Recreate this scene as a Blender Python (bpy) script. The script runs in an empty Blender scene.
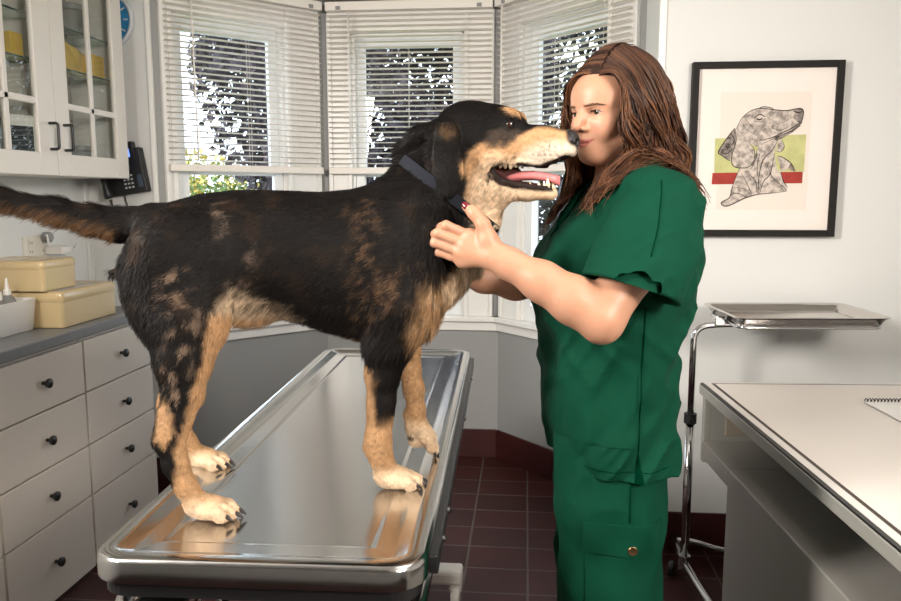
import bpy, bmesh, math, random
import numpy as np
from mathutils import Vector, Matrix, noise
from math import sin, cos, pi, radians as R

SC = bpy.context.scene
COL = SC.collection
random.seed(7)
rng = np.random.default_rng(11)

# ------------------------------------------------------------------ materials
def new_mat(name):
    m = bpy.data.materials.new(name); m.use_nodes = True
    nt = m.node_tree
    return m, nt, nt.nodes['Principled BSDF']

def setp(b, **k):
    names = dict(color='Base Color', rough='Roughness', metal='Metallic', spec='Specular IOR Level', trans='Transmission Weight',
                 ior='IOR', alpha='Alpha', emit='Emission Color', estr='Emission Strength', coat='Coat Weight', coatr='Coat Roughness',
                 sss='Subsurface Weight', sssr='Subsurface Radius', ssss='Subsurface Scale', sheen='Sheen Weight', aniso='Anisotropic')
    for kk, v in k.items():
        if kk in ('color', 'emit'): v = (v[0], v[1], v[2], 1)
        b.inputs[names[kk]].default_value = v

def mat(name, color, rough=.5, bump=0, bscale=200, var=0, vscale=6, **k):
    m, nt, b = new_mat(name)
    setp(b, color=color, rough=rough, **k)
    tc = nt.nodes.new('ShaderNodeTexCoord')
    if bump:
        n = nt.nodes.new('ShaderNodeTexNoise'); n.inputs['Scale'].default_value = bscale; n.inputs['Detail'].default_value = 4
        bp = nt.nodes.new('ShaderNodeBump'); bp.inputs['Strength'].default_value = bump; bp.inputs['Distance'].default_value = .002
        nt.links.new(tc.outputs['Object'], n.inputs['Vector']); nt.links.new(n.outputs['Fac'], bp.inputs['Height'])
        nt.links.new(bp.outputs['Normal'], b.inputs['Normal'])
    if var:
        n = nt.nodes.new('ShaderNodeTexNoise'); n.inputs['Scale'].default_value = vscale; n.inputs['Detail'].default_value = 5
        rp = nt.nodes.new('ShaderNodeValToRGB')
        rp.color_ramp.elements[0].position = .3; rp.color_ramp.elements[1].position = .7
        rp.color_ramp.elements[0].color = tuple(c*(1-var) for c in color)+(1,)
        rp.color_ramp.elements[1].color = tuple(min(1, c*(1+var)) for c in color)+(1,)
        nt.links.new(tc.outputs['Object'], n.inputs['Vector']); nt.links.new(n.outputs['Fac'], rp.inputs['Fac'])
        nt.links.new(rp.outputs['Color'], b.inputs['Base Color'])
    return m

def attr_mat(name, rough=.6, attr='Col', **k):
    m, nt, b = new_mat(name)
    setp(b, rough=rough, **k)
    a = nt.nodes.new('ShaderNodeAttribute'); a.attribute_name = attr
    nt.links.new(a.outputs['Color'], b.inputs['Base Color'])
    return m

def pane_mat(name, tint=(1,1,1), refl=.5):
    m = bpy.data.materials.new(name); m.use_nodes = True; nt = m.node_tree; nt.nodes.clear()
    o = nt.nodes.new('ShaderNodeOutputMaterial'); t = nt.nodes.new('ShaderNodeBsdfTransparent'); g = nt.nodes.new('ShaderNodeBsdfGlossy'); mx = nt.nodes.new('ShaderNodeMixShader')
    lw = nt.nodes.new('ShaderNodeLayerWeight'); lw.inputs['Blend'].default_value = .5
    pw = nt.nodes.new('ShaderNodeMath'); pw.operation = 'POWER'; pw.inputs[1].default_value = 4
    ml = nt.nodes.new('ShaderNodeMath'); ml.operation = 'MULTIPLY_ADD'; ml.inputs[1].default_value = .55*refl; ml.inputs[2].default_value = .035*refl
    t.inputs['Color'].default_value = tint+(1,); g.inputs['Roughness'].default_value = .01
    L = nt.links.new; L(lw.outputs['Facing'], pw.inputs[0]); L(pw.outputs[0], ml.inputs[0]); L(ml.outputs[0], mx.inputs[0]); L(t.outputs[0], mx.inputs[1]); L(g.outputs[0], mx.inputs[2]); L(mx.outputs[0], o.inputs['Surface'])
    return m

# ------------------------------------------------------------------ meshes
def bm_new(): return bmesh.new()

def box(bm, x0, x1, y0, y1, z0, z1):
    vs = [bm.verts.new(p) for p in ((x0,y0,z0),(x1,y0,z0),(x1,y1,z0),(x0,y1,z0),(x0,y0,z1),(x1,y0,z1),(x1,y1,z1),(x0,y1,z1))]
    for f in ((0,3,2,1),(4,5,6,7),(0,1,5,4),(1,2,6,5),(2,3,7,6),(3,0,4,7)):
        bm.faces.new([vs[i] for i in f])
    return vs

def obox(bm, M, x0, x1, y0, y1, z0, z1):
    vs = box(bm, x0, x1, y0, y1, z0, z1)
    for v in vs: v.co = M @ v.co
    return vs

def rings(bm, rr, cap0=True, cap1=True, closed=True):
    """loft a list of rings (lists of points)"""
    V = [[bm.verts.new(p) for p in r_] for r_ in rr]
    n = len(V[0])
    for a, b in zip(V[:-1], V[1:]):
        for i in range(n if closed else n-1):
            j = (i+1) % n
            try: bm.faces.new((a[i], a[j], b[j], b[i]))
            except ValueError: pass
    if closed and cap0: bm.faces.new(list(reversed(V[0])))
    if closed and cap1: bm.faces.new(V[-1])
    return V

def tube(bm, pts, rad, n=10, caps=True):
    pts = [Vector(p) for p in pts]
    if not hasattr(rad, '__len__'): rad = [rad]*len(pts)
    T = []
    for i in range(len(pts)):
        d = (pts[min(i+1, len(pts)-1)]-pts[max(i-1, 0)])
        T.append(d.normalized())
    up = Vector((0,0,1)) if abs(T[0].z) < .9 else Vector((1,0,0))
    a = T[0].cross(up).normalized()
    rr = []
    for p, t, r_ in zip(pts, T, rad):
        a = (a - t*a.dot(t)).normalized(); b = t.cross(a)
        rr.append([p + (a*cos(2*pi*k/n)+b*sin(2*pi*k/n))*r_ for k in range(n)])
    rings(bm, rr, caps, caps)

def lathe(bm, prof, n=24, M=None):
    """prof: list of (radius, z)"""
    rr = []
    for r_, z in prof:
        ring = [Vector((max(r_, 1e-5)*cos(2*pi*k/n), max(r_, 1e-5)*sin(2*pi*k/n), z)) for k in range(n)]
        if M is not None: ring = [M @ p for p in ring]
        rr.append(ring)
    rings(bm, rr)

def rrect(w, d, r_, z, seg=6, inset=0):
    """rounded rectangle ring centred on the origin"""
    w -= 2*inset; d -= 2*inset; r_ = max(r_-inset, .002)
    out = []
    for cx, cy, a0 in ((w/2-r_, d/2-r_, 0), (-w/2+r_, d/2-r_, 90), (-w/2+r_, -d/2+r_, 180), (w/2-r_, -d/2+r_, 270)):
        for k in range(seg+1):
            a = R(a0+90*k/seg)
            out.append(Vector((cx+r_*cos(a), cy+r_*sin(a), z)))
    return out

def bez(p0, p1, p2, p3, n=10):
    p0, p1, p2, p3 = map(Vector, (p0, p1, p2, p3))
    return [p0*(1-t)**3+p1*3*t*(1-t)**2+p2*3*t*t*(1-t)+p3*t**3 for t in [i/n for i in range(n+1)]]

def arc_path(pts, r_=.03, n=6):
    """polyline with rounded corners"""
    pts = [Vector(p) for p in pts]; out = [pts[0]]
    for a, b, c in zip(pts[:-2], pts[1:-1], pts[2:]):
        u = (a-b); v = (c-b); rr_ = min(r_, u.length*.49, v.length*.49)
        p = b+u.normalized()*rr_; q = b+v.normalized()*rr_
        for k in range(n+1):
            t = k/n
            out.append(p*(1-t)**2+b*2*t*(1-t)+q*t*t)
    out.append(pts[-1])
    return out

def obj(name, bm, m, parent=None, smooth=False, bevel=0, bseg=2):
    me = bpy.data.meshes.new(name)
    bmesh.ops.recalc_face_normals(bm, faces=bm.faces[:])
    bm.to_mesh(me); bm.free()
    me.materials.append(m)
    o = bpy.data.objects.new(name, me); COL.objects.link(o)
    if parent is not None: o.parent = parent
    if smooth is True:
        for p in me.polygons: p.use_smooth = True
    elif smooth:
        me.set_sharp_from_angle(angle=R(smooth))
        for p in me.polygons: p.use_smooth = True
    if bevel:
        b = o.modifiers.new('bevel', 'BEVEL'); b.width = bevel; b.segments = bseg; b.limit_method = 'ANGLE'; b.angle_limit = R(40)
    return o

def thing(name, label, cat, loc=(0,0,0), rotz=0, group=None):
    o = bpy.data.objects.new(name, None); COL.objects.link(o)
    o.empty_display_size = .05
    o.location = loc; o.rotation_euler = (0, 0, rotz)
    o['label'] = label; o['category'] = cat
    if group: o['group'] = group
    return o

def tag(o, label, cat, group=None):
    o['label'] = label; o['category'] = cat
    if group: o['group'] = group
    return o

def struct(name, bm, m, parent=None, **k):
    o = obj(name, bm, m, parent, **k)
    if parent is None: o['kind'] = 'structure'
    return o

def dup(root, loc, rotz, label, group=None):
    r_ = root.copy(); COL.objects.link(r_); r_.location = loc; r_.rotation_euler = (0, 0, rotz); r_['label'] = label
    if group: r_['group'] = group
    for ch in list(root.children):
        c = ch.copy(); COL.objects.link(c); c.parent = r_
        for g in list(ch.children):
            d = g.copy(); COL.objects.link(d); d.parent = c
    return r_
# ================================================================== THE SETTING
M_wall = mat('pale_grey_wall_paint', (.68,.685,.67), .55, bump=.12, bscale=260)
M_ceil = mat('ceiling_paint', (.62,.61,.59), .7, bump=.1)
M_trim = mat('white_gloss_paint', (.80,.79,.76), .32)
M_base = mat('oxblood_base_tile', (.040,.008,.007), .45, var=.25, vscale=3)
M_glass = pane_mat('window_glass', (.97,.98,1), .8)
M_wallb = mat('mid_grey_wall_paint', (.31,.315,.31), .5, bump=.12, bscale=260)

def floor_mat():
    m, nt, b = new_mat('quarry_tile_floor')
    tc = nt.nodes.new('ShaderNodeTexCoord'); mp = nt.nodes.new('ShaderNodeMapping')
    mp.inputs['Location'].default_value = (.21+.233*10, -2.608+.183*30, 0)
    br = nt.nodes.new('ShaderNodeTexBrick'); br.offset = 0; br.squash = 1
    for k, v in dict(Scale=1, Bias=0).items(): br.inputs[k].default_value = v
    br.inputs['Brick Width'].default_value = .233; br.inputs['Row Height'].default_value = .183
    br.inputs['Mortar Size'].default_value = .0045; br.inputs['Mortar Smooth'].default_value = .2
    br.inputs['Color1'].default_value = (.050,.010,.008,1); br.inputs['Color2'].default_value = (.030,.0075,.0065,1)
    br.inputs['Mortar'].default_value = (.085,.065,.058,1)
    no = nt.nodes.new('ShaderNodeTexNoise'); no.inputs['Scale'].default_value = 9; no.inputs['Detail'].default_value = 6
    mx = nt.nodes.new('ShaderNodeMix'); mx.data_type = 'RGBA'; mx.blend_type = 'MULTIPLY'; mx.inputs[0].default_value = .6
    rp = nt.nodes.new('ShaderNodeValToRGB'); rp.color_ramp.elements[0].color = (.55,.55,.55,1); rp.color_ramp.elements[1].color = (1.3,1.25,1.2,1)
    L = nt.links.new
    L(tc.outputs['Object'], mp.inputs['Vector']); L(mp.outputs[0], br.inputs['Vector']); L(tc.outputs['Object'], no.inputs['Vector'])
    L(no.outputs['Fac'], rp.inputs['Fac']); L(br.outputs['Color'], mx.inputs[6]); L(rp.outputs['Color'], mx.inputs[7])
    L(mx.outputs[2], b.inputs['Base Color'])
    bp = nt.nodes.new('ShaderNodeBump'); bp.inputs['Strength'].default_value = .5; bp.inputs['Distance'].default_value = .003; bp.invert = True
    L(br.outputs['Fac'], bp.inputs['Height']); L(bp.outputs['Normal'], b.inputs['Normal'])
    setp(b, rough=.5, spec=.25)
    return m

ZC = 2.37           # ceiling height
XL, XR = -2.0, 2.6  # side walls
YB = -2.0           # wall behind
bm = bm_new(); box(bm, XL-.1, XR+.1, YB-.1, 4.3, -.08, 0); struct('floor', bm, floor_mat())
bm = bm_new(); box(bm, XL-.1, XR+.1, YB-.1, 4.3, ZC, ZC+.1); struct('ceiling', bm, M_ceil)
bm = bm_new(); box(bm, XL-.12, XL, YB-.1, 3.57, 0, ZC); struct('wall_left', bm, M_wall)
bm = bm_new(); box(bm, XR, XR+.12, YB-.1, 3.15, 0, ZC); struct('wall_right', bm, M_wall)
bm = bm_new(); box(bm, XL-.12, XR+.12, YB-.12, YB, 0, ZC); struct('wall_rear', bm, M_wall)
bm = bm_new(); box(bm, XL-.12, -1.67, 3.45, 3.57, 0, ZC); struct('wall_alcove', bm, M_wall)
bm = bm_new(); box(bm, .48, XR+.12, 3.03, 3.15, 0, ZC); struct('wall_front', bm, M_wall)
bm = bm_new(); box(bm, .48, .60, 3.15, 3.45, 0, ZC); struct('wall_return', bm, M_wall)
# white painted corner bead where the picture wall turns into the bay
bm = bm_new(); box(bm, .478, .505, 3.024, 3.05, .155, ZC); struct('trim_1', bm, M_trim, bevel=.004)

def seg_matrix(P, Q):
    """local frame of a bay wall: x along the wall, -y into the room, z up"""
    P = Vector((P[0], P[1], 0)); Q = Vector((Q[0], Q[1], 0)); t = (Q-P).normalized()
    n = Vector((t.y, -t.x, 0))
    M = Matrix(((t.x, -n.x, 0, P.x), (t.y, -n.y, 0, P.y), (0, 0, 1, 0), (0, 0, 0, 1)))
    return M, (Q-P).length

BAY = {'left': ((-1.67,3.45), (-1.054,4.06)), 'middle': ((-1.054,4.06), (-.139,4.06)), 'right': ((-.139,4.06), (.48,3.37))}
# glass extents along each wall
GL = {'left': (.150, .585), 'middle': (.214, .671), 'right': (.235, .675)}
SILL = .77
LADDER = {}
M_blind = mat('white_blind_slat', (.82,.77,.71), .4)
M_cord = mat('white_cord', (.78,.75,.70), .7)
M_grey = mat('grey_plastic', (.25,.25,.25), .5)
M_sash = mat('white_sash_paint', (.78,.80,.80), .35)

def bay(side, n):
    P, Q = BAY[side]; M, L = seg_matrix(P, Q); g0, g1 = GL[side]
    o0, o1 = g0-.075, g1+.075              # opening in the wall
    zt = 2.235
    bm = bm_new(); ex = .05
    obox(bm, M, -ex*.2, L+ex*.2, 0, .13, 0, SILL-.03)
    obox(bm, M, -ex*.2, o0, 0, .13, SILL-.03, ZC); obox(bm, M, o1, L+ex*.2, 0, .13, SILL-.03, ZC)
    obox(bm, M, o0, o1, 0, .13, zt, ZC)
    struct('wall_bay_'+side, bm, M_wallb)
    # base tile
    bm = bm_new(); obox(bm, M, .005, L-.005, -.012, 0, 0, .155); struct('baseboard_bay_'+side, bm, M_base, bevel=.003)
    # sill board and apron
    bm = bm_new(); obox(bm, M, -.012, L+.012, -.045, .06, SILL-.028, SILL); obox(bm, M, -.004, L+.004, -.02, 0, SILL-.078, SILL-.028)
    struct('trim_%d' % (n+1), bm, M_trim, bevel=.005)
    # window: casing boards, jambs, two sashes, glass
    w = bm_new(); c0, c1 = .03, L-.03
    for a, b in ((c0, o0+.012), (o1-.012, c1)):
        obox(w, M, a, b, -.016, 0, SILL, 2.30)
        e = .022
        obox(w, M, a, a+e, -.028, -.016, SILL, 2.30); obox(w, M, b-e, b, -.024, -.016, SILL, 2.30)
    obox(w, M, c0, c1, -.018, 0, 2.215, 2.33)
    obox(w, M, o0-.003, o0+.028, 0, .10, SILL, zt); obox(w, M, o1-.028, o1+.003, 0, .10, SILL, zt); obox(w, M, o0, o1, 0, .10, zt-.03, zt+.003)
    win = struct('window_%d' % n, w, M_trim, bevel=.003)
    mr = 1.50
    def sash(name, z0, z1, d0, d1, br, tr):
        s = bm_new(); a0, a1 = o0+.028, o1-.028
        obox(s, M, a0, g0, d0, d1, z0, z1); obox(s, M, g1, a1, d0, d1, z0, z1)
        obox(s, M, g0, g1, d0, d1, z0, z0+br); obox(s, M, g0, g1, d0, d1, z1-tr, z1)
        so = obj(name, s, M_sash, win, bevel=.003)
        gm = bm_new(); dm = (d0+d1)/2; obox(gm, M, g0-.004, g1+.004, dm-.002, dm+.002, z0+br-.004, z1-tr+.004)
        obj('pane', gm, M_glass, so)
    sash('upper_sash', mr-.005, zt-.03, .045, .075, .035, .055)
    sash('lower_sash', SILL, mr+.03, .012, .042, .08, .035)
    lk = bm_new(); mx = (g0+g1)/2; obox(lk, M, mx-.03, mx+.03, -.004, .012, mr+.03, mr+.04); obox(lk, M, mx-.008, mx+.03, -.012, .006, mr+.04, mr+.05)
    obj('sash_lock', lk, M_trim, win, bevel=.002)
    # venetian blind hanging from a headrail in front of the casing
    b0, b1 = .036, L-.036
    wx = b0+.12 if side != 'right' else b0+.07
    where = {'left': 'on the left bay window beside the phone', 'middle': 'on the middle bay window behind the dog', 'right': 'on the right bay window behind the woman'}[side]
    bl = thing('venetian_blind', 'white slatted venetian blind, lowered halfway, '+where, 'blind', M @ Vector((L/2, -.05, 1.5)), 0, 'venetian blinds in the bay')
    I = Matrix.Translation(-(M @ Vector((L/2, -.05, 1.5)))) @ M
    h = bm_new(); obox(h, I, b0, b1, -.072, -.030, ZC-.055, ZC-.012); obj('headrail', h, M_blind, bl, bevel=.003)
    s = bm_new(); zb = 1.535; pitch = .0262; n_s = int((ZC-.07-zb)/pitch)
    for k in range(n_s):
        z = zb+.025+k*pitch
        tilt = R(-9)+random.uniform(-.03, .03)
        segs = 8
        rr = []
        for q in range(5):
            a = -.0125+.025*q/4; crown = .0022*(1-(a/.0125)**2)
            yy = -.051+a*cos(tilt)-crown*sin(tilt); zz = z+a*sin(tilt)+crown*cos(tilt)
            rr.append((yy, zz))
        prof = rr+[(y, zz-.0007) for y, zz in reversed(rr)]
        sag = random.uniform(-.0006, .0006)
        rings(s, [[I @ Vector((x, y, zz+sag)) for y, zz in prof] for x in (b0+.004, b1-.004)])
    obj('slats', s, M_blind, bl, smooth=40)
    br_ = bm_new(); obox(br_, I, b0+.003, b1-.003, -.064, -.036, zb-.028, zb+.006); obj('bottom_rail', br_, M_blind, bl, bevel=.005)
    # ladder cords
    for fx in (.16, .5, .84):
        x = b0+(b1-b0)*fx
        c = bm_new()
        for yy in (-.066, -.037):
            tube(c, [I @ Vector((x, yy, zb-.02)), I @ Vector((x, yy, ZC-.05))], .0009, 5)
        obj('ladder_cord', c, M_cord, bl)
    for fx in (.08, .92):
        x = b0+(b1-b0)*fx
        c = bm_new(); obox(c, I, x-.012, x+.012, -.076, -.070, ZC-.052, ZC-.034); obj('rail_clip', c, M_grey, bl, bevel=.002)
    wd = bm_new(); tube(wd, [I @ Vector((wx, -.082, ZC-.06)), I @ Vector((wx+.004, -.086, 1.56 if side=='left' else 1.62))], .004, 8)
    obj('tilt_wand', wd, M_blind, bl, smooth=True)
    if side == 'right':
        c = bm_new()
        for dx in (.0, .012): tube(c, [I @ Vector((b1-.10+dx, -.08, ZC-.06)), I @ Vector((b1-.10+dx*.4, -.08, 1.45))], .0012, 5)
        tube(c, [I @ Vector((b1-.098, -.08, 1.455)), I @ Vector((b1-.098, -.08, 1.42))], [.003, .006], 8)
        obj('pull_cord', c, M_cord, bl)
for i, sd in enumerate(('left', 'middle', 'right')): bay(sd, i+1)

# base tiles along the straight walls
bm = bm_new(); box(bm, .468, XR, 3.018, 3.03, 0, .155); struct('baseboard_front', bm, M_base, bevel=.003)
bm = bm_new(); box(bm, .468, .48, 3.03, 3.38, 0, .155); struct('baseboard_return', bm, M_base, bevel=.003)
bm = bm_new(); box(bm, XL, -1.665, 3.438, 3.45, 0, .155); struct('baseboard_alcove', bm, M_base, bevel=.003)
bm = bm_new(); box(bm, XR-.012, XR, YB, 3.018, 0, .155); struct('baseboard_right', bm, M_base, bevel=.003)
bm = bm_new(); box(bm, XL, XL+.012, YB, 3.43, 0, .155); struct('baseboard_left', bm, M_base, bevel=.003)
# vertical trim strip at the left end of the bay
bm = bm_new(); box(bm, -1.69, -1.668, 3.436, 3.452, SILL-.05, ZC); struct('trim_5', bm, M_trim, bevel=.003)
bm = bm_new(); box(bm, XL, XL+.012, 3.395, 3.42, .95, 1.47); struct('trim_6', bm, M_wall, bevel=.003)

# ------------------------------------------------------------------ outside
M_lawn = mat('lawn', (.10,.15,.03), .9, var=.4, vscale=2)
bm = bm_new(); box(bm, -30, 30, 4.6, 40, -1.1, -.9); struct('ground', bm, M_lawn)
M_bark = mat('bark', (.05,.038,.03), .9, bump=.6, bscale=30)
def leaf_mat(name, c1, c2):
    m, nt, b = new_mat(name)
    oi = nt.nodes.new('ShaderNodeTexCoord'); n = nt.nodes.new('ShaderNodeTexNoise'); n.inputs['Scale'].default_value = 3
    rp = nt.nodes.new('ShaderNodeValToRGB'); rp.color_ramp.elements[0].position = .35; rp.color_ramp.elements[1].position = .65
    rp.color_ramp.elements[0].color = c1+(1,); rp.color_ramp.elements[1].color = c2+(1,)
    nt.links.new(oi.outputs['Object'], n.inputs['Vector']); nt.links.new(n.outputs['Fac'], rp.inputs['Fac']); nt.links.new(rp.outputs['Color'], b.inputs['Base Color'])
    setp(b, rough=.6)
    return m
LM = {'purple': leaf_mat('plum_leaves', (.016,.011,.017), (.040,.028,.036)), 'gold': leaf_mat('golden_leaves', (.30,.24,.04), (.48,.40,.10)),
      'dark': leaf_mat('dark_leaves', (.010,.016,.016), (.026,.034,.030)), 'green': leaf_mat('green_leaves', (.05,.11,.015), (.14,.20,.035))}
def leaves(bm, n, ctr, rad, size, r_, gap=0):
    for i in range(n):
        while True:
            p = np.array([r_.uniform(-1, 1) for _ in range(3)])
            if .2 < np.linalg.norm(p) < 1: break
        q = Vector((ctr[0]+p[0]*rad[0], ctr[1]+p[1]*rad[1], ctr[2]+p[2]*rad[2]))
        if gap and noise.noise(q*1.1) < gap-.32: continue
        s = size*r_.uniform(.6, 1.3)
        a = Vector((r_.uniform(-1,1), r_.uniform(-1,1), r_.uniform(-1,1))).normalized()
        b = a.cross(Vector((r_.uniform(-1,1), r_.uniform(-1,1), r_.uniform(-1,1)))).normalized()
        c = a.cross(b)*.12*s
        vs = [bm.verts.new(v) for v in (q-a*s, q-b*s*.45+c, q+a*s, q+b*s*.45+c)]
        bm.faces.new(vs)
def tree(name, label, cat, loc, trunk_h, crowns, kind, n, size, seed, gap=0, group=None):
    r_ = random.Random(seed)
    t = thing(name, label, cat, loc, 0, group)
    if trunk_h:
        b = bm_new(); tube(b, [(0,0,-.1), (.05,0,trunk_h*.5), (-.03,.05,trunk_h), (.1,.1,trunk_h*1.5)], [.2,.15,.13,.05], 10)
        for k in range(7):
            a = k*2.4; z0 = trunk_h*(.6+.1*k)
            tube(b, [(0,0,z0), (cos(a)*.7, sin(a)*.7, z0+.5), (cos(a)*1.6, sin(a)*1.6, z0+.9)], [.07,.045,.015], 6)
        obj('trunk', b, M_bark, t, smooth=True)
    b = bm_new()
    for c, rd, f in crowns: leaves(b, int(n*f), c, rd, size, r_, gap)
    obj('foliage', b, LM[kind], t)
tree('plum_tree', 'purple leaved tree with small leaves seen through the middle blind', 'tree', (-1.45,8.6,-.9), 1.7,
     [((.1,0,3.5), (1.65,1.2,2.05), 1)], 'purple', 26000, .062, 3, .12)
tree('plum_tree', 'purple leaved tree at the right of the left window', 'tree', (-2.05,6.2,-.9), 1.4,
     [((.12,0,3.3), (.70,.75,1.05), 1)], 'purple', 8500, .052, 4, .14)
tree('evergreen_tree', 'dark evergreen tree close outside the right window', 'tree', (2.0,11.6,-.9), 1.6,
     [((.1,0,3.6), (2.75,1.3,3.5), 1)], 'dark', 30000, .088, 5, .09)
tree('golden_shrub', 'sunlit yellow shrub far beyond the left window', 'shrub', (-7.5,15.5,-.9), 0,
     [((0,0,1.4), (3.2,1.0,1.9), 1)], 'gold', 7000, .10, 6, .02)
tree('golden_shrub', 'low yellow shrub beyond the middle window', 'shrub', (-2.4,14.6,-.9), 0,
     [((0,0,1.3), (2.4,1.0,1.35), 1)], 'gold', 5200, .08, 8, .02)
tree('green_hedge', 'green leafy hedge under the left window glass', 'hedge', (-4.5,10.7,-.9), 0,
     [((-.2,0,1.3), (2.1,.6,1.5), 1)], 'green', 7000, .05, 9, .0)
# ================================================================== FURNITURE AND THINGS
def steel_mat(name, base, rough, scr=.06, scale=(6,60,6)):
    m, nt, b = new_mat(name); setp(b, color=base, metal=1, rough=rough)
    tc = nt.nodes.new('ShaderNodeTexCoord'); mp = nt.nodes.new('ShaderNodeMapping'); mp.inputs['Scale'].default_value = scale
    n = nt.nodes.new('ShaderNodeTexNoise'); n.inputs['Scale'].default_value = 4; n.inputs['Detail'].default_value = 8; n.inputs['Roughness'].default_value = .7
    mr = nt.nodes.new('ShaderNodeMapRange'); mr.inputs['To Min'].default_value = rough-scr; mr.inputs['To Max'].default_value = rough+scr
    n2 = nt.nodes.new('ShaderNodeTexNoise'); n2.inputs['Scale'].default_value = 5; n2.inputs['Detail'].default_value = 4
    bp = nt.nodes.new('ShaderNodeBump'); bp.inputs['Strength'].default_value = .05; bp.inputs['Distance'].default_value = .01
    L = nt.links.new
    L(tc.outputs['Object'], mp.inputs['Vector']); L(mp.outputs[0], n.inputs['Vector']); L(n.outputs['Fac'], mr.inputs['Value']); L(mr.outputs[0], b.inputs['Roughness'])
    L(tc.outputs['Object'], n2.inputs['Vector']); L(n2.outputs['Fac'], bp.inputs['Height']); L(bp.outputs['Normal'], b.inputs['Normal'])
    return m
M_steel = steel_mat('brushed_stainless_steel', (.60,.59,.58), .17, .06)
M_chrome = mat('polished_chrome', (.62,.62,.63), .10, metal=1)
M_tray = steel_mat('tray_stainless_steel', (.62,.59,.56), .2, .05)
M_black = mat('black_rubber', (.012,.012,.013), .45)
M_blackm = mat('black_metal', (.015,.015,.016), .35)
M_cab = mat('cream_lacquer', (.66,.60,.53), .35, bump=.04, bscale=400)
M_cabw = mat('white_cabinet_paint', (.78,.74,.69), .35)
M_ctr = mat('grey_laminate', (.17,.175,.18), .4, var=.08, vscale=60)
M_kick = mat('dark_plinth', (.05,.04,.04), .6)

# ---- examination table
TX, TY, TR = -.420, 1.863, R(1.65)
tb = thing('examination_table', 'long stainless steel veterinary examination table the dog stands on', 'table', (TX,TY,0), TR)
W, D = .514, 1.63
b = bm_new()
prof = [(.006,.822,0),(0,.826,0),(0,.853,0),(.0035,.8610,0),(.008,.863,0),(.028,.863,0),(.033,.8605,0),(.050,.8545,0),(.055,.8535,0),(.084,.8537,0),(.087,.8532,0),(.091,.8514,0),(.095,.851,0)]
rings(b, [rrect(W, D, .06, z, 8, i) for i, z, _ in prof], cap0=False)
for i, z in ((.010,.822),): pass
obj('table_top', b, M_steel, tb, smooth=50)
b = bm_new(); rings(b, [rrect(W, D, .06, z, 8, i) for i, z in ((.012,.80),(.012,.835))]); obj('under_tray', b, M_blackm, tb)
b = bm_new(); box(b, W/2-.004, W/2+.012, -D/2+.10, D/2-.02, .805, .838); obj('side_rail', b, M_blackm, tb, bevel=.004)
b = bm_new(); box(b, -W/2-.012, -W/2+.004, -D/2+.10, D/2-.02, .805, .838); obj('side_rail', b, M_blackm, tb, bevel=.004)
for yy in (-.62, -.50, .1, .55):
    b = bm_new(); lathe(b, [(.006,0),(.006,.004),(.003,.006)], 12, Matrix.Translation((W/2+.012,yy,.822)) @ Matrix.Rotation(pi/2,4,'Y')); obj('bolt', b, M_chrome, tb)
# tubular frame under the top
b = bm_new(); fw, fd = .235, .79
loop = [rr_ for rr_ in rrect(2*fw, 2*fd, .07, .755, 6)]
tube(b, loop+[loop[0]], .016, 10); obj('frame_tube', b, M_steel, tb, smooth=True)
for sx in (-1, 1):
    b = bm_new(); tube(b, arc_path([(sx*.12,-.60,.80),(sx*.12,-.72,.79),(sx*.12,-.72,.70),(sx*.12,-.60,.70)], .03), .006, 8); obj('hook', b, M_chrome, tb, smooth=True)
b = bm_new(); tube(b, arc_path([(-.05,-.60,.81),(-.05,-.80,.79),(-.05,-.80,.69),(-.05,-.62,.69)], .03), .006, 8); obj('hook', b, M_chrome, tb, smooth=True)
for x0, x1 in ((-.20,-.125), (.12,.20)):
    b = bm_new(); box(b, x0, x1, -.815, -.74, .735, .775); obj('end_stop', b, M_black, tb, bevel=.006)
b = bm_new(); box(b, -.11, .11, -.55, .55, .74, .80); obj('beam', b, M_blackm, tb, bevel=.005)
for yy in (-.42, .42):
    b = bm_new(); box(b, -.06, .06, yy-.05, yy+.05, .12, .75); obj('column', b, M_cabw, tb, bevel=.01)
    b = bm_new(); box(b, -.24, .24, yy+(.16 if yy>0 else -.24), yy+(.24 if yy>0 else -.16), .10, .15); box(b, -.04, .04, min(yy, yy+(.2 if yy>0 else -.2)), max(yy, yy+(.2 if yy>0 else -.2)), .11, .145); obj('foot_bar', b, M_cabw, tb, bevel=.012)
    for sx in (-1, 1):
        b = bm_new(); y0 = yy+(.20 if yy>0 else -.20)
        lathe(b, [(.046,-.014),(.05,-.008),(.05,.008),(.046,.014)], 20, Matrix.Translation((sx*.215,y0,.05)) @ Matrix.Rotation(pi/2,4,'Y'))
        c = obj('caster', b, M_cabw, tb, smooth=40)
        b = bm_new(); box(b, sx*.215-.022, sx*.215+.022, y0-.03, y0+.03, .07, .102); obj('caster_fork', b, M_cabw, c, bevel=.008)

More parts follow.
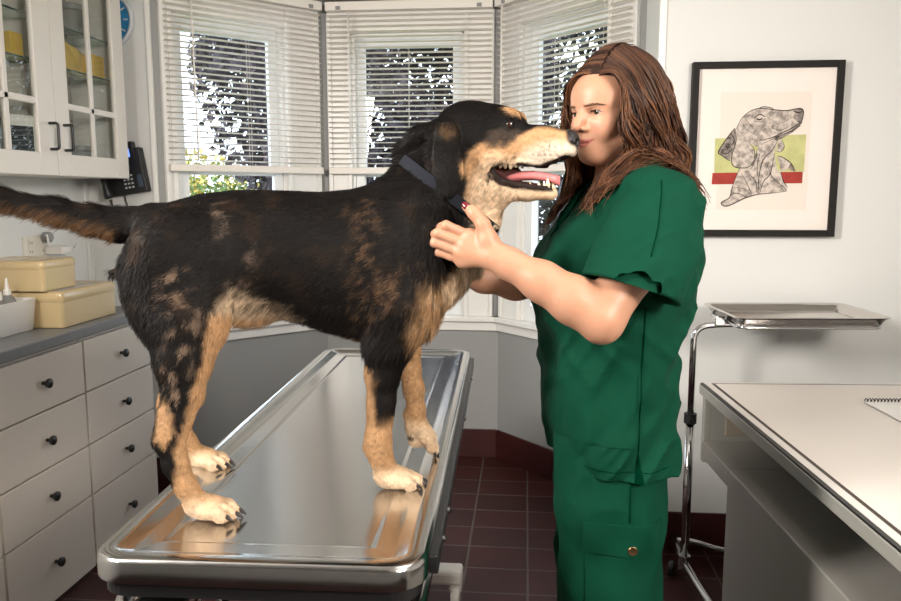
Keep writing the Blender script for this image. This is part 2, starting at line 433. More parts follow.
# ---- drawer chest: two units side by side under one worktop
def knob(parent, y, z, x):
    b = bm_new()
    lathe(b, [(.006,0),(.006,.012),(.013,.016),(.0165,.022),(.016,.028),(.010,.032),(.001,.033)], 18, Matrix.Translation((x,y,z)) @ Matrix.Rotation(pi/2,4,'Y'))
    obj('knob', b, M_blackm, parent, smooth=40)
FX = -1.60
def chest(y0, y1, label, cat):
    t = thing('drawer_unit', label, cat, (0,0,0))
    t.location = ((FX+XL)/2, (y0+y1)/2, 0); off = -Vector(t.location)
    def o2(name, b, m, par=t, **k):
        bmesh.ops.translate(b, verts=b.verts[:], vec=off); return obj(name, b, m, par, **k)
    b = bm_new(); box(b, XL+.004, FX-.02, y0, y1, .012, .885); o2('carcass', b, M_cab, bevel=.002)
    b = bm_new(); box(b, XL+.004, FX-.03, y0+.002, y1-.002, 0, .012); o2('plinth', b, M_kick)
    zs = [(.683,.872), (.484,.677), (.290,.478), (.012,.284)]
    for z0, z1 in zs:
        b = bm_new(); box(b, FX-.02, FX, y0+.003, y1-.003, z0, z1); d = o2('drawer_front', b, M_cab, bevel=.0025)
        b = bm_new(); M = Matrix.Translation(off+Vector((FX,(y0+y1)/2,(z0+z1)/2))) @ Matrix.Rotation(pi/2,4,'Y')
        lathe(b, [(.006,0),(.006,.012),(.013,.016),(.0165,.022),(.016,.028),(.010,.032),(.001,.033)], 18, M)
        obj('knob', b, M_blackm, d, smooth=40)
chest(2.655, 3.165, 'narrow cream four drawer unit under the far end of the grey worktop', 'drawers')
chest(2.155, 2.650, 'cream four drawer unit under the grey worktop, nearer the camera', 'drawers')
chest(1.655, 2.150, 'cream drawer unit under the worktop cut off by the left photo edge', 'drawers')
b = bm_new(); box(b, XL+.003, FX+.012, 1.62, 3.185, .887, .925)
o = obj('worktop', b, M_ctr, bevel=.004); tag(o, 'grey laminate worktop on the cream drawer units', 'worktop')

# ---- cream lidded boxes on the worktop
M_tin = mat('cream_enamel', (.54,.41,.22), .22, coat=.4)
def tin(name, label, x0, x1, y0, y1, z0, h, lid):
    t = thing(name, label, 'box', ((x0+x1)/2,(y0+y1)/2,z0), 0)
    w, d = x1-x0, y1-y0
    b = bm_new(); rings(b, [rrect(w, d, .022, z, 6, i) for i, z in ((.006,0),(.003,.003),(.003,h-lid+.004))]); obj('box_body', b, M_tin, t, smooth=40)
    b = bm_new(); rings(b, [rrect(w, d, .024, z, 6, i) for i, z in ((.001,h-lid),(0,h-lid+.002),(0,h-.010),(.003,h-.004),(.010,h),(.016,h+.0005),(.020,h-.0015))]); obj('box_lid', b, M_tin, t, smooth=40)
tin('storage_box', 'large cream lidded metal box on the worktop under a smaller one', -1.965, -1.640, 2.605, 2.985, .926, .132, .038)
tin('storage_box', 'small cream lidded metal box stacked on the larger box', -1.955, -1.690, 2.585, 2.80, 1.0595, .110, .030)
# ---- white bin with bottles
M_wp = mat('white_plastic', (.74,.71,.67), .35)
M_clear = mat('frosted_plastic', (.42,.42,.41), .25, trans=.55, ior=1.2)
bx = thing('storage_bin', 'open white plastic bin of bottles on the worktop at the photo edge', 'bin', (-1.85,2.448,.926), 0)
b = bm_new()
w, d = .25, .30
rings(b, [rrect(w, d, .018, z, 5, i) for i, z in ((.016,0),(.014,.002),(0,.112),(.003,.113),(.017,.006),(.02,.006))]); obj('bin_body', b, M_wp, bx, smooth=40)
def bottle(x, y, h, r_, cap, label, nozzle=True):
    t = thing('bottle', label, 'bottle', (x,y,.933), 0)
    b = bm_new(); lathe(b, [(r_*.9,0),(r_,.004),(r_,h*.6),(r_*.8,h*.68),(r_*.4,h*.74),(r_*.4,h*.78)], 20); obj('bottle_body', b, M_clear, t, smooth=40)
    b = bm_new()
    if nozzle: lathe(b, [(r_*.5,h*.74),(r_*.5,h*.84),(r_*.3,h*.86),(.003,h*1.1),(.002,h*1.1)], 16)
    else: lathe(b, [(r_*.55,h*.74),(r_*.55,h*.92),(r_*.5,h*.93)], 20)
    obj('bottle_cap', b, cap, t, smooth=40)
bottle(-1.795, 2.535, .165, .026, M_wp, 'clear squeeze bottle with white pointed nozzle in the bin')
bottle(-1.79, 2.475, .15, .028, M_wp, 'clear bottle with round white cap in the bin', False)
bottle(-1.86, 2.545, .12, .022, M_blackm, 'small clear bottle at the back of the bin', False)
# ---- wall socket and what is plugged in
M_ivory = mat('ivory_plastic', (.70,.66,.58), .4)
so = thing('wall_socket', 'white double wall socket above the cream boxes', 'socket', (XL,3.02,1.19), 0)
b = bm_new(); box(b, .0005, .007, -.085, .085, -.045, .045); obj('cover_plate', b, M_ivory, so, bevel=.003)
for yy in (-.042, .042):
    b = bm_new(); box(b, .007, .010, yy-.017, yy+.017, -.033, .033); p = obj('outlet', b, M_ivory, so, bevel=.002)
    for dz in (-.018, .018):
        for dy in (-.0065, .0065):
            b = bm_new(); box(b, .0098, .0105, yy+dy-.0015, yy+dy+.0015, dz-.005, dz+.005); obj('slot', b, M_blackm, p)
pa = thing('power_adapter', 'white power adapter plugged into the wall socket', 'adapter', (XL+.0115,3.085,1.172), 0)
b = bm_new(); box(b, 0, .075, -.022, .05, -.016, .016); obj('adapter_body', b, M_wp, pa, bevel=.004)
b = bm_new(); tube(b, bez((.05,.05,0),(.06,.10,.0),(.05,.14,.04),(.02,.16,.0),10), .0028, 6); obj('cable', b, M_wp, pa, smooth=True)
pb = thing('power_plug', 'grey round plug with coiled white cable in the wall socket', 'plug', (XL+.0115,3.06,1.212), 0)
b = bm_new(); lathe(b, [(.018,0),(.022,.004),(.022,.03),(.016,.036)], 18, Matrix.Translation((0,0,.015)) @ Matrix.Rotation(pi/2,4,'Y')); obj('plug_body', b, M_grey, pb, smooth=40)
b = bm_new()
for k in range(3): tube(b, bez((.03,-.02-.006*k,.02),(.05,-.05,.05),(.05,-.055+.01*k,-.03),(.035,-.02,-.015-.005*k),10), .003, 6)
obj('cable', b, M_wp, pb, smooth=True)

# ---- wall cupboard with glazed doors
UX, UZ0, UZ1 = -1.75, 1.472, 2.30
M_pane = pane_mat('cupboard_glass', (.93,.95,.94), 1.0)
M_shelfg = pane_mat('shelf_glass', (.80,.90,.86), 1.0)
M_shedge = mat('shelf_glass_edge', (.02,.06,.05), .2)
cy0, cy1 = 1.80, 3.345
uc = thing('wall_cupboard', 'white wall cupboard with glazed doors hung above the worktop', 'cupboard', ((XL+UX)/2,(cy0+cy1)/2,UZ0), 0)
offU = -Vector(uc.location)
def o3(name, b, m, par=uc, **k):
    bmesh.ops.translate(b, verts=b.verts[:], vec=offU); return obj(name, b, m, par, **k)
b = bm_new()
box(b, XL+.003, UX-.02, cy0, cy1, UZ0, UZ0+.02); box(b, XL+.003, UX-.02, cy0, cy1, UZ1-.02, UZ1)
box(b, XL+.003, UX-.02, cy0, cy0+.018, UZ0, UZ1); box(b, XL+.003, UX-.02, cy1-.018, cy1, UZ0, UZ1); box(b, XL+.003, UX-.02, 2.80, 2.818, UZ0, UZ1)
o3('carcass', b, M_cabw)
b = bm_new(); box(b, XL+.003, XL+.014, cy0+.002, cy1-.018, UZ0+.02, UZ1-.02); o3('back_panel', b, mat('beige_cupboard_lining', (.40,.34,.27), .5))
for k in range(14):                                  # shelf-pin holes drilled in the end panel
    b = bm_new(); z = 1.60+.045*k; lathe(b, [(.0035,0),(.0035,.001)], 8, Matrix.Translation((UX-.05,cy1-.0185,z)) @ Matrix.Rotation(pi/2,4,'X'))
    o3('pin_hole', b, M_blackm)
for y0, y1, hy in ((2.821,3.345,2.866), (2.297,2.816,2.775), (1.80,2.292,1.86)):
    b = bm_new(); st = .088
    yg0, yg1 = y0+st, y1-st; zg0, zg1 = UZ0+.082, UZ1-.06
    if y0 < 2.8: yg0, yg1 = y0+st, y1-.105
    box(b, UX-.02, UX, y0, yg0, UZ0, UZ1); box(b, UX-.02, UX, yg1, y1, UZ0, UZ1)
    box(b, UX-.02, UX, yg0, yg1, UZ0, zg0); box(b, UX-.02, UX, yg0, yg1, zg1, UZ1)
    ym = (yg0+yg1)/2
    d = o3('door', b, M_cabw, bevel=.003)
    b = bm_new(); box(b, UX-.017, UX-.003, ym-.012, ym+.012, zg0, zg1); box(b, UX-.017, UX-.003, yg0, yg1, 1.724, 1.748); o3('muntins', b, M_cabw, d, bevel=.003)
    b = bm_new(); box(b, UX-.013, UX-.010, yg0-.003, yg1+.003, zg0-.003, zg1+.003); o3('door_glass', b, M_pane, d)
    b = bm_new(); tube(b, arc_path([(UX-.001,hy,1.568),(UX+.034,hy,1.568),(UX+.034,hy,1.662),(UX-.001,hy,1.662)], .012), .0055, 8); o3('handle', b, M_blackm, d, smooth=True)
for ya, yb in ((1.82,2.795), (2.822,3.325)):
    for z in (1.884, 2.04):
        b = bm_new(); box(b, XL+.02, UX-.032, ya, yb, z-.004, z+.003); s = o3('shelf', b, M_shelfg)
        b = bm_new(); box(b, UX-.032, UX-.030, ya, yb, z-.004, z+.003); o3('shelf_edge', b, M_shedge, s)
# cupboard contents
M_yel = mat('yellow_paper', (.75,.47,.03), .5)
M_dkscr = mat('dark_screen', (.02,.025,.03), .15)
def boxthing(name, label, cat, x, y, z, w, d, h, m, rot=0, bevel=.004):
    t = thing(name, label, cat, (x,y,z), rot); b = bm_new(); box(b, -w/2, w/2, -d/2, d/2, 0, h); obj('carton', b, m, t, bevel=bevel); return t
t = thing('padded_envelope', 'yellow padded envelope leaning on the cupboard glass shelf', 'envelope', (-1.86,3.06,1.8875), .15)
b = bm_new(); ring = []
for k in range(7):
    f = k/6; yy = -.09+.26*f
    ring.append([Vector((-.012-.02*sin(pi*f), yy, 0)), Vector((.012+.015*sin(pi*f), yy, 0)), Vector((.02+.02*sin(pi*f), yy, .115-.02*f)), Vector((-.01, yy, .122-.02*f))])
rings(b, ring); obj('envelope_body', b, M_yel, t, bevel=.004)
b = bm_new(); tube(b, bez((.045,-.085,.11),(.06,-.04,.09),(.06,.0,.04),(.045,.03,.03)), .0035, 6); obj('flap_edge', b, M_yel, t, smooth=True)
t = boxthing('carton', 'yellow carton in the cupboard beside the yellow envelope', 'carton', -1.87, 3.27, 1.8875, .10, .09, .10, M_yel)
t = boxthing('carton', 'small yellow carton in the left cupboard on the middle glass shelf', 'carton', -1.87, 2.735, 1.8875, .09, .07, .09, M_yel)
t = thing('meter', 'white table meter with dark screen behind left cupboard glass', 'meter', (-1.815,2.672,1.4935), -.35)
b = bm_new(); box(b, -.03, .03, -.065, .065, 0, .19); obj('case', b, M_wp, t, bevel=.012)
b = bm_new(); box(b, .03, .034, -.048, .048, .03, .15); obj('screen', b, M_dkscr, t, bevel=.003)
def jar(x, y, z, r_, h, label, m):
    t = thing('jar', label, 'jar', (x,y,z), 0)
    b = bm_new(); lathe(b, [(r_*.9,0),(r_,.004),(r_,h*.75),(r_*.8,h*.84)], 20); obj('jar_body', b, m, t, smooth=40)
    b = bm_new(); lathe(b, [(r_*.82,h*.83),(r_*.85,h*.85),(r_*.85,h),(r_*.8,h*1.005)], 20); obj('jar_lid', b, M_grey, t, smooth=40)
jar(-1.87, 2.97, 2.0435, .05, .14, 'clear jar on the top glass shelf at the right cupboard, nearer of two', M_clear)
jar(-1.87, 3.16, 2.0435, .055, .13, 'clear jar on the top glass shelf at the far cupboard end', M_clear)
jar(-1.87, 3.18, 1.4935, .045, .11, 'squat clear jar on the cupboard floor at the far end', M_clear)
jar(-1.88, 3.05, 1.4935, .035, .17, 'grey jar on the cupboard floor behind the door handles', M_grey)
t = boxthing('carton', 'flat red edged carton on the cupboard floor behind the right handle', 'carton', -1.86, 2.955, 1.4935, .12, .09, .04, mat('red_card', (.30,.06,.04), .5))
t = boxthing('carton', 'green carton on the cupboard floor beside the flat carton', 'carton', -1.93, 2.93, 1.4935, .05, .10, .12, mat('green_card', (.06,.16,.10), .5))

# ---- desk telephone on the wall
ph = thing('telephone', 'black desk telephone hung on the wall beneath the cupboard end', 'telephone', (-1.815,3.45,1.50), 0)
Mp = Matrix.Rotation(R(-9),4,'Y')
def po(name, b, m, par=ph, **k):
    for v in b.verts: v.co = Mp @ v.co
    return obj(name, b, m, par, **k)
b = bm_new(); box(b, -.10, .10, -.045, -.002, -.10, .10); po('base', b, M_black, bevel=.006)
b = bm_new(); box(b, .0, .075, -.052, -.045, .045, .125); box(b, -.01, .07, -.05, -.01, .10, .13); po('display_housing', b, M_black, bevel=.006)
M_lcd, _nt, _b = new_mat('lit_blue_display'); setp(_b, color=(.1,.15,.4), emit=(.16,.30,1), estr=1.6, rough=.2)
b = bm_new(); box(b, .008, .055, -.0535, -.0515, .062, .098); po('display', b, M_lcd)
M_key = mat('grey_key', (.55,.55,.55), .4)
b = bm_new()
lathe(b, [(.017,0),(.017,.002),(.014,.003),(.012,.002),(.011,.002)], 20, Matrix.Translation((.025,-.045,.018)) @ Matrix.Rotation(pi/2,4,'X'))
po('dial_ring', b, M_chrome, smooth=40)
for r_ in range(4):
    for c in range(3):
        b = bm_new(); x = .005+c*.017; z = -.018-r_*.0175; box(b, x-.005, x+.005, -.0485, -.045, z-.004, z+.004); po('key', b, M_key, bevel=.001)
b = bm_new(); box(b, .065, .088, -.047, -.045, -.075, -.02); po('line_panel', b, mat('dim_blue_panel', (.05,.07,.11), .3))
b = bm_new()
tube(b, bez((-.075,-.062,.085),(-.075,-.085,.05),(-.075,-.085,-.06),(-.075,-.062,-.10),10), [.02,.019,.015,.013,.013,.013,.013,.013,.015,.02,.022], 12)
po('handset', b, M_black, smooth=True)
b = bm_new(); pts = []
for k in range(200):
    a = k*2*pi/8; f = k/199
    pts.append((-.078+.006*cos(a), -.05+.006*sin(a), -.11-.19*f))
tube(b, pts, .0022, 5); po('coiled_cord', b, M_black, smooth=True)
b = bm_new(); tube(b, bez((-.03,-.01,-.10),(-.02,-.02,-.18),(.0,-.03,-.24),(.0,-.01,-.36)), .0025, 6); po('line_cord', b, M_black, smooth=True)

# ---- blue wall clock half hidden by the cupboard
M_blue = mat('blue_enamel', (.03,.22,.45), .3, var=.3, vscale=30)
ck = thing('wall_clock', 'round blue faced clock high on the wall beside the cupboard', 'clock', (-1.865,3.45,2.17), 0)
Mc = Matrix.Rotation(pi/2,4,'X')
b = bm_new(); lathe(b, [(.118,.001),(.125,.004),(.125,.022),(.118,.028),(.110,.024),(.109,.016)], 40, Mc); obj('rim', b, mat('pale_clock_rim', (.62,.66,.68), .15), ck, smooth=40)
b = bm_new(); lathe(b, [(.111,.006),(.111,.017),(.0,.0175)], 40, Mc); obj('face', b, M_blue, ck)
b = bm_new()
for k in range(12):
    b = bm_new(); a = R(30*k); obox(b, Mc @ Matrix.Translation((.09*sin(a), .09*cos(a), .0183)) @ Matrix.Rotation(-a,4,'Z'), -.003, .003, -.010, .010, -.0006, .0006); obj('hour_mark', b, M_wp, ck)

for nm, a, l in (('hour_hand', 60, .055), ('minute_hand', 200, .085)):
    b = bm_new(); obox(b, Mc @ Matrix.Rotation(-R(a),4,'Z'), -.003, .003, -.01, l, .0195, .0205); obj(nm, b, M_blackm, ck)

# ---- framed dog print
M_frame = mat('black_frame', (.010,.008,.007), .6, spec=.25)
M_mount = mat('cream_mount', (.80,.73,.68), .7)
M_paper = mat('drawing_paper', (.76,.68,.61), .8)
pic = thing('framed_print', 'black framed print of a dog head over green and red bands', 'picture', (.865,3.03,1.5635), 0)
b = bm_new(); hw, hh, fwid = .266, .316, .024
for x0, x1, z0, z1 in ((-hw,-hw+fwid,-hh,hh), (hw-fwid,hw,-hh,hh), (-hw+fwid,hw-fwid,hh-fwid,hh), (-hw+fwid,hw-fwid,-hh,-hh+fwid)): box(b, x0, x1, -.034, -.002, z0, z1)
obj('frame', b, M_frame, pic, bevel=.002)
b = bm_new(); box(b, -hw+fwid, hw-fwid, -.020, -.004, -hh+fwid, hh-fwid); obj('mount', b, M_mount, pic)
pr = bm_new(); box(pr, -.160, .160, -.0212, -.020, -.218, .208); sheet = obj('print_sheet', pr, M_paper, pic)
yb = -.0214
def flat(bm, pts, y, th=.0002):
    rings(bm, [[Vector((x, y+th, z)) for x, z in pts], [Vector((x, y, z)) for x, z in pts]])
# picture coordinates: pixels of a 526x601 study mapped to metres
def q(x, y): return ((x-262)*.000739, (286-y)*.000736)
b = bm_new(); flat(b, [q(25,228),q(462,210),q(462,392),q(28,398)], yb); obj('green_band', b, mat('green_ink', (.50,.50,.22), .8, var=.15, vscale=20), sheet)
b = bm_new(); flat(b, [q(20,398),q(456,393),q(456,450),q(18,455)], yb-.0002); obj('red_band', b, mat('red_ink', (.34,.035,.025), .8, var=.2, vscale=20), sheet)
M_ink = mat('charcoal_ink', (.03,.025,.022), .9)
def ink_grad(name, c1, c2, scale):
    m, nt, bb = new_mat(name); setp(bb, rough=.9)
    tc = nt.nodes.new('ShaderNodeTexCoord'); mp = nt.nodes.new('ShaderNodeMapping'); mp.inputs['Scale'].default_value = (1,1,1); mp.inputs['Rotation'].default_value = (0,.9,0)
    n = nt.nodes.new('ShaderNodeTexNoise'); n.inputs['Scale'].default_value = scale; n.inputs['Detail'].default_value = 7; n.inputs['Roughness'].default_value = .65
    rp = nt.nodes.new('ShaderNodeValToRGB'); rp.color_ramp.elements[0].position = .38; rp.color_ramp.elements[1].position = .58
    rp.color_ramp.elements[0].color = c1+(1,); rp.color_ramp.elements[1].color = c2+(1,)
    nt.links.new(tc.outputs['Object'], mp.inputs['Vector']); nt.links.new(mp.outputs[0], n.inputs['Vector']); nt.links.new(n.outputs['Fac'], rp.inputs['Fac']); nt.links.new(rp.outputs['Color'], bb.inputs['Base Color'])
    return m
M_wash = ink_grad('pencil_wash', (.22,.19,.17), (.62,.54,.48), 42)
M_washd = ink_grad('dark_pencil_wash', (.05,.04,.035), (.33,.28,.25), 50)
body = [q(150,375),q(118,470),q(108,520),q(70,545),q(80,562),q(110,560),q(180,525),q(245,505),q(300,500),q(350,490),q(382,490),q(385,470),q(365,440),q(350,395),q(330,380),q(315,300),q(330,230),q(250,230),q(225,300),q(200,370)]
head = [q(125,180),q(150,130),q(190,95),q(240,82),q(300,90),q(360,95),q(420,85),q(440,95),q(440,125),(q(430,150)),q(400,185),q(350,205),q(310,235),q(260,260),q(225,270),q(190,250),q(150,215)]
ear = [q(118,178),q(128,240),q(112,300),q(108,345),q(130,370),q(185,372),q(215,345),q(218,290),q(190,250),q(150,215)]
earl = [q(118,178),q(90,215),q(45,290),(q(60,310)),q(100,340),q(112,300),q(128,240)]
for nm, pts, m, dy in (('sketch_body', body, M_wash, .0004), ('sketch_head', head, M_wash, .0006), ('sketch_ear', ear, M_wash, .0008), ('sketch_ear', earl, M_washd, .0008)):
    b = bm_new(); flat(b, pts, yb-dy); obj(nm, b, m, sheet)
b = bm_new(); flat(b, [q(330,230),q(345,235),q(360,270),q(345,300),q(325,290)], yb-.0009); obj('sketch_collar', b, M_wash, sheet); b = bm_new(); flat(b, [q(330,320),q(345,318),q(395,350),q(385,380),q(350,390),q(345,370)], yb-.0009); obj('sketch_collar', b, M_wash, sheet)
b = bm_new(); flat(b, [q(395,350),q(420,392),q(395,385),q(385,372)], yb-.0011); obj('sketch_shadow', b, M_washd, sheet); b = bm_new(); flat(b, [q(405,92),q(432,84),q(443,100),q(436,125),q(438,160),q(415,150),q(395,130)], yb-.0011); obj('sketch_shadow', b, M_washd, sheet); b = bm_new(); flat(b, [q(305,225),q(390,190),q(430,150),q(432,170),q(392,203),q(320,245)], yb-.0012); obj('sketch_shadow', b, M_washd, sheet)
def stroke(bm, pts, w=.0016):
    P = [Vector((x, 0, z)) for x, z in [q(*p) for p in pts]]
    # smooth the polyline, then give it a thin flat ribbon
    S = []
    for i in range(len(P)-1):
        p0, p1, p2, p3 = P[max(i-1,0)], P[i], P[i+1], P[min(i+2,len(P)-1)]
        for k in range(5):
            t = k/5; S.append(.5*((2*p1)+(p2-p0)*t+(2*p0-5*p1+4*p2-p3)*t*t+(3*p1-p0-3*p2+p3)*t**3))
    S.append(P[-1])
    rr = []
    for i, s in enumerate(S):
        d = S[min(i+1,len(S)-1)]-S[max(i-1,0)]; n = Vector((-d.z,0,d.x)).normalized() if d.length else Vector((1,0,0))
        ww = w*(.35+.65*sin(pi*i/(len(S)-1)))
        y = yb-.0014
        rr.append([Vector((s.x+n.x*ww/2,y,s.z+n.z*ww/2)), Vector((s.x-n.x*ww/2,y,s.z-n.z*ww/2)), Vector((s.x-n.x*ww/2,y-.0001,s.z-n.z*ww/2)), Vector((s.x+n.x*ww/2,y-.0001,s.z+n.z*ww/2))])
    rings(bm, rr)
b = bm_new()
for pts, w in (([(125,180),(150,130),(190,95),(240,82),(300,90),(360,95),(420,85),(440,95),(440,125),(430,160),(395,190),(330,220),(250,258)], 5),
               ([(118,178),(90,215),(45,290),(60,310),(100,340)], 5), ([(118,178),(128,240),(112,300),(110,345),(130,370),(185,372),(215,345),(218,290),(190,250)], 4),
               ([(150,375),(118,470),(108,520),(70,545),(80,562),(110,560),(180,525),(245,505),(300,500),(380,490)], 5), ([(330,235),(300,290),(260,340),(245,430),(250,500)], 4),
               ([(315,300),(300,400),(270,440),(255,495)], 4), ([(280,350),(310,420),(370,470),(385,490)], 3), ([(350,395),(365,440),(388,470)], 4), ([(160,400),(200,470),(215,515)], 3),
               ([(130,470),(180,480),(210,510)], 3), ([(110,505),(150,500),(190,520)], 3), ([(205,130),(235,112),(262,125)], 5), ([(210,145),(240,148),(262,130)], 3),
               ([(220,132),(235,138),(250,130)], 8), ([(225,85),(250,75),(290,82),(300,92)], 4), ([(240,240),(300,225),(350,200),(400,175),(430,150)], 5), ([(395,95),(415,105),(438,100)], 7),
               ([(330,320),(345,318),(395,350),(420,392)], 4), ([(320,290),(345,295),(360,270),(345,235)], 3), ([(100,205),(118,235),(108,262)], 6), ([(230,280),(225,330),(205,380)], 3),
               ([(245,300),(235,360),(240,420)], 3), ([(180,390),(230,440),(240,500)], 3), ([(300,180),(340,190),(380,170)], 3), ([(310,160),(350,150),(400,120)], 2), ([(150,150),(180,190),(230,215)], 2), ([(165,130),(200,175)], 2),
               ([(55,285),(85,280),(110,250)], 4), ([(62,305),(90,300),(112,280)], 4)):
    stroke(b, pts, w*.00074)
obj('sketch_lines', b, M_ink, sheet)

# ---- instrument stand with tray
ms = thing('instrument_stand', 'chrome wheeled instrument stand carrying a steel tray behind the desk', 'stand', (.588,2.75,0), 0)
b = bm_new(); tube(b, [(0,0,.06),(0,0,.60)], .0155, 16); obj('lower_post', b, M_chrome, ms, smooth=True)
b = bm_new()
tube(b, arc_path([(0,0,.58),(0,0,.945),(.10,0,.957),(.30,0,.957)], .11, 10), .0115, 14); obj('upper_post', b, M_chrome, ms, smooth=True)
b = bm_new(); tube(b, [(0,0,.60),(0,0,.635)], .022, 16); tube(b, [(0,-.02,.617),(0,-.045,.617)], [.008,.012], 10); obj('clamp_collar', b, M_black, ms, smooth=40)
b = bm_new(); tube(b, arc_path([(.0,.22,.075),(.0,.05,.075),(.02,-.20,.07),(.05,-.42,.065)], .1), .0145, 12); obj('base_leg', b, M_chrome, ms, smooth=True)
b = bm_new(); tube(b, arc_path([(.0,.19,.075),(.06,.18,.08),(.17,.14,.062),(.50,.12,.062)], .06), .0125, 12); obj('base_leg', b, M_chrome, ms, smooth=True)
b = bm_new(); tube(b, [(0,0,.055),(0,0,.105)], .021, 14); obj('base_socket', b, M_chrome, ms, smooth=40)
for x, y in ((-.035,.05), (.04,-.40), (.50,.12)):
    b = bm_new(); lathe(b, [(.022,-.012),(.028,-.008),(.028,.008),(.022,.012)], 18, Matrix.Translation((x,y,.029)) @ Matrix.Rotation(pi/2,4,'Y') @ Matrix.Rotation(.4,4,'X')); obj('caster', b, M_black, ms, smooth=40)
# tray support ring
TM = Matrix.Translation((.335,.03,0)) @ Matrix.Rotation(R(5),4,'Z')
b = bm_new(); ring = [TM @ p for p in rrect(.47, .31, .03, .968, 5)]; tube(b, ring+[ring[0]], .0055, 8)
tube(b, [TM @ Vector((-.235,.0,.968)), TM @ Vector((.235,.0,.968))], .0055, 8); obj('tray_holder', b, M_chrome, ms, smooth=True)
b = bm_new(); box(b, .065, .10, -.02, .02, .952, .985); obj('holder_bracket', b, M_chrome, ms, bevel=.004)
mt = thing('instrument_tray', 'shallow stainless steel tray with rolled rim resting on the chrome stand', 'tray', (.588,2.75,0), 0)
mt.location = Vector((.588,2.75,0)) + TM.to_translation() + Vector((0,0,.9745)); mt.rotation_euler = (0,0,R(5))
b = bm_new()
rings(b, [rrect(.51, .365, .035, z, 8, i) for i, z in ((.030,0),(.026,.001),(.012,.022),(0,.026),(-.002,.029),(.002,.031),(.010,.030),(.020,.0235),(.031,.0045),(.036,.0025))]); obj('tray_pan', b, M_tray, mt, smooth=50)

# ---- white desk
M_desk = mat('white_desk_laminate', (.80,.74,.69), .38)
M_dband = mat('white_edge_band', (.74,.70,.66), .35)
M_dside = mat('pale_grey_edge', (.42,.41,.37), .4)
M_inlay = mat('dark_inlay', (.045,.028,.018), .4)
M_dcab = mat('taupe_grey_cabinet', (.36,.34,.31), .45)
dk = thing('desk', 'white topped desk with dark inlaid border at the right', 'desk', (.566,2.535,0), R(3.6))
b = bm_new(); DW, DL = 1.9, 2.0
box(b, 0, DW, -DL, 0, .762, .794); obj('top_core', b, M_dside, dk, bevel=.003)
b = bm_new(); box(b, .002, .012, -DL, -.004, .794, .7985); obj('edge_strip', b, M_blackm, dk)
b = bm_new(); box(b, .012, .032, -DL, -.001, .794, .800); box(b, .032, DW, -.016, -.001, .794, .800); obj('edge_band', b, M_dband, dk)
b = bm_new(); box(b, .032, .043, -DL, -.026, .794, .7995); box(b, .032, DW, -.026, -.016, .794, .7995); obj('inlay_strip', b, M_inlay, dk)
b = bm_new(); box(b, .043, DW, -DL, -.026, .794, .800); obj('writing_surface', b, M_desk, dk)
b = bm_new(); box(b, .000, .020, -.075, -.045, .555, .762); box(b, .020, .50, -.075, -.060, .60, .762); obj('end_panel', b, M_dside, dk, bevel=.002)
b = bm_new(); box(b, .065, .40, -.079, -.075, .645, .75); obj('drawer_panel', b, mat('beige_panel', (.42,.36,.28), .5), dk, bevel=.002)
b = bm_new(); box(b, -.006, .60, -.335, -.075, .575, .628); obj('rail', b, M_dcab, dk, bevel=.002)
b = bm_new(); box(b, -.006, .62, -DL+.05, -.335, .0, .628); obj('cabinet', b, M_dcab, dk, bevel=.003)
b = bm_new(); box(b, .34, .36, -DL+.05, -.30, .628, .762); obj('divider', b, M_dcab, dk)
b = bm_new(); box(b, 1.2, 1.8, -DL+.05, -.10, .0, .762); obj('pedestal', b, M_dcab, dk, bevel=.003)
# notepad
nb = thing('notepad', 'white spiral bound notepad lying on the white desk', 'notepad', (.985,2.315,.8015), R(4))
b = bm_new(); box(b, 0, .22, -.30, 0, 0, .004); obj('cover_sheet', b, mat('white_paper', (.86,.84,.82), .7), nb, bevel=.001)
b = bm_new()
for k in range(22):
    x = .006+.0098*k
    tube(b, [(x+.0006*sin(a), -.002+.0075*cos(a), .0045+.0078*sin(a)) for a in [2*pi*i/10 for i in range(11)]], .0016, 5)
obj('spiral_wire', b, M_blackm, nb)
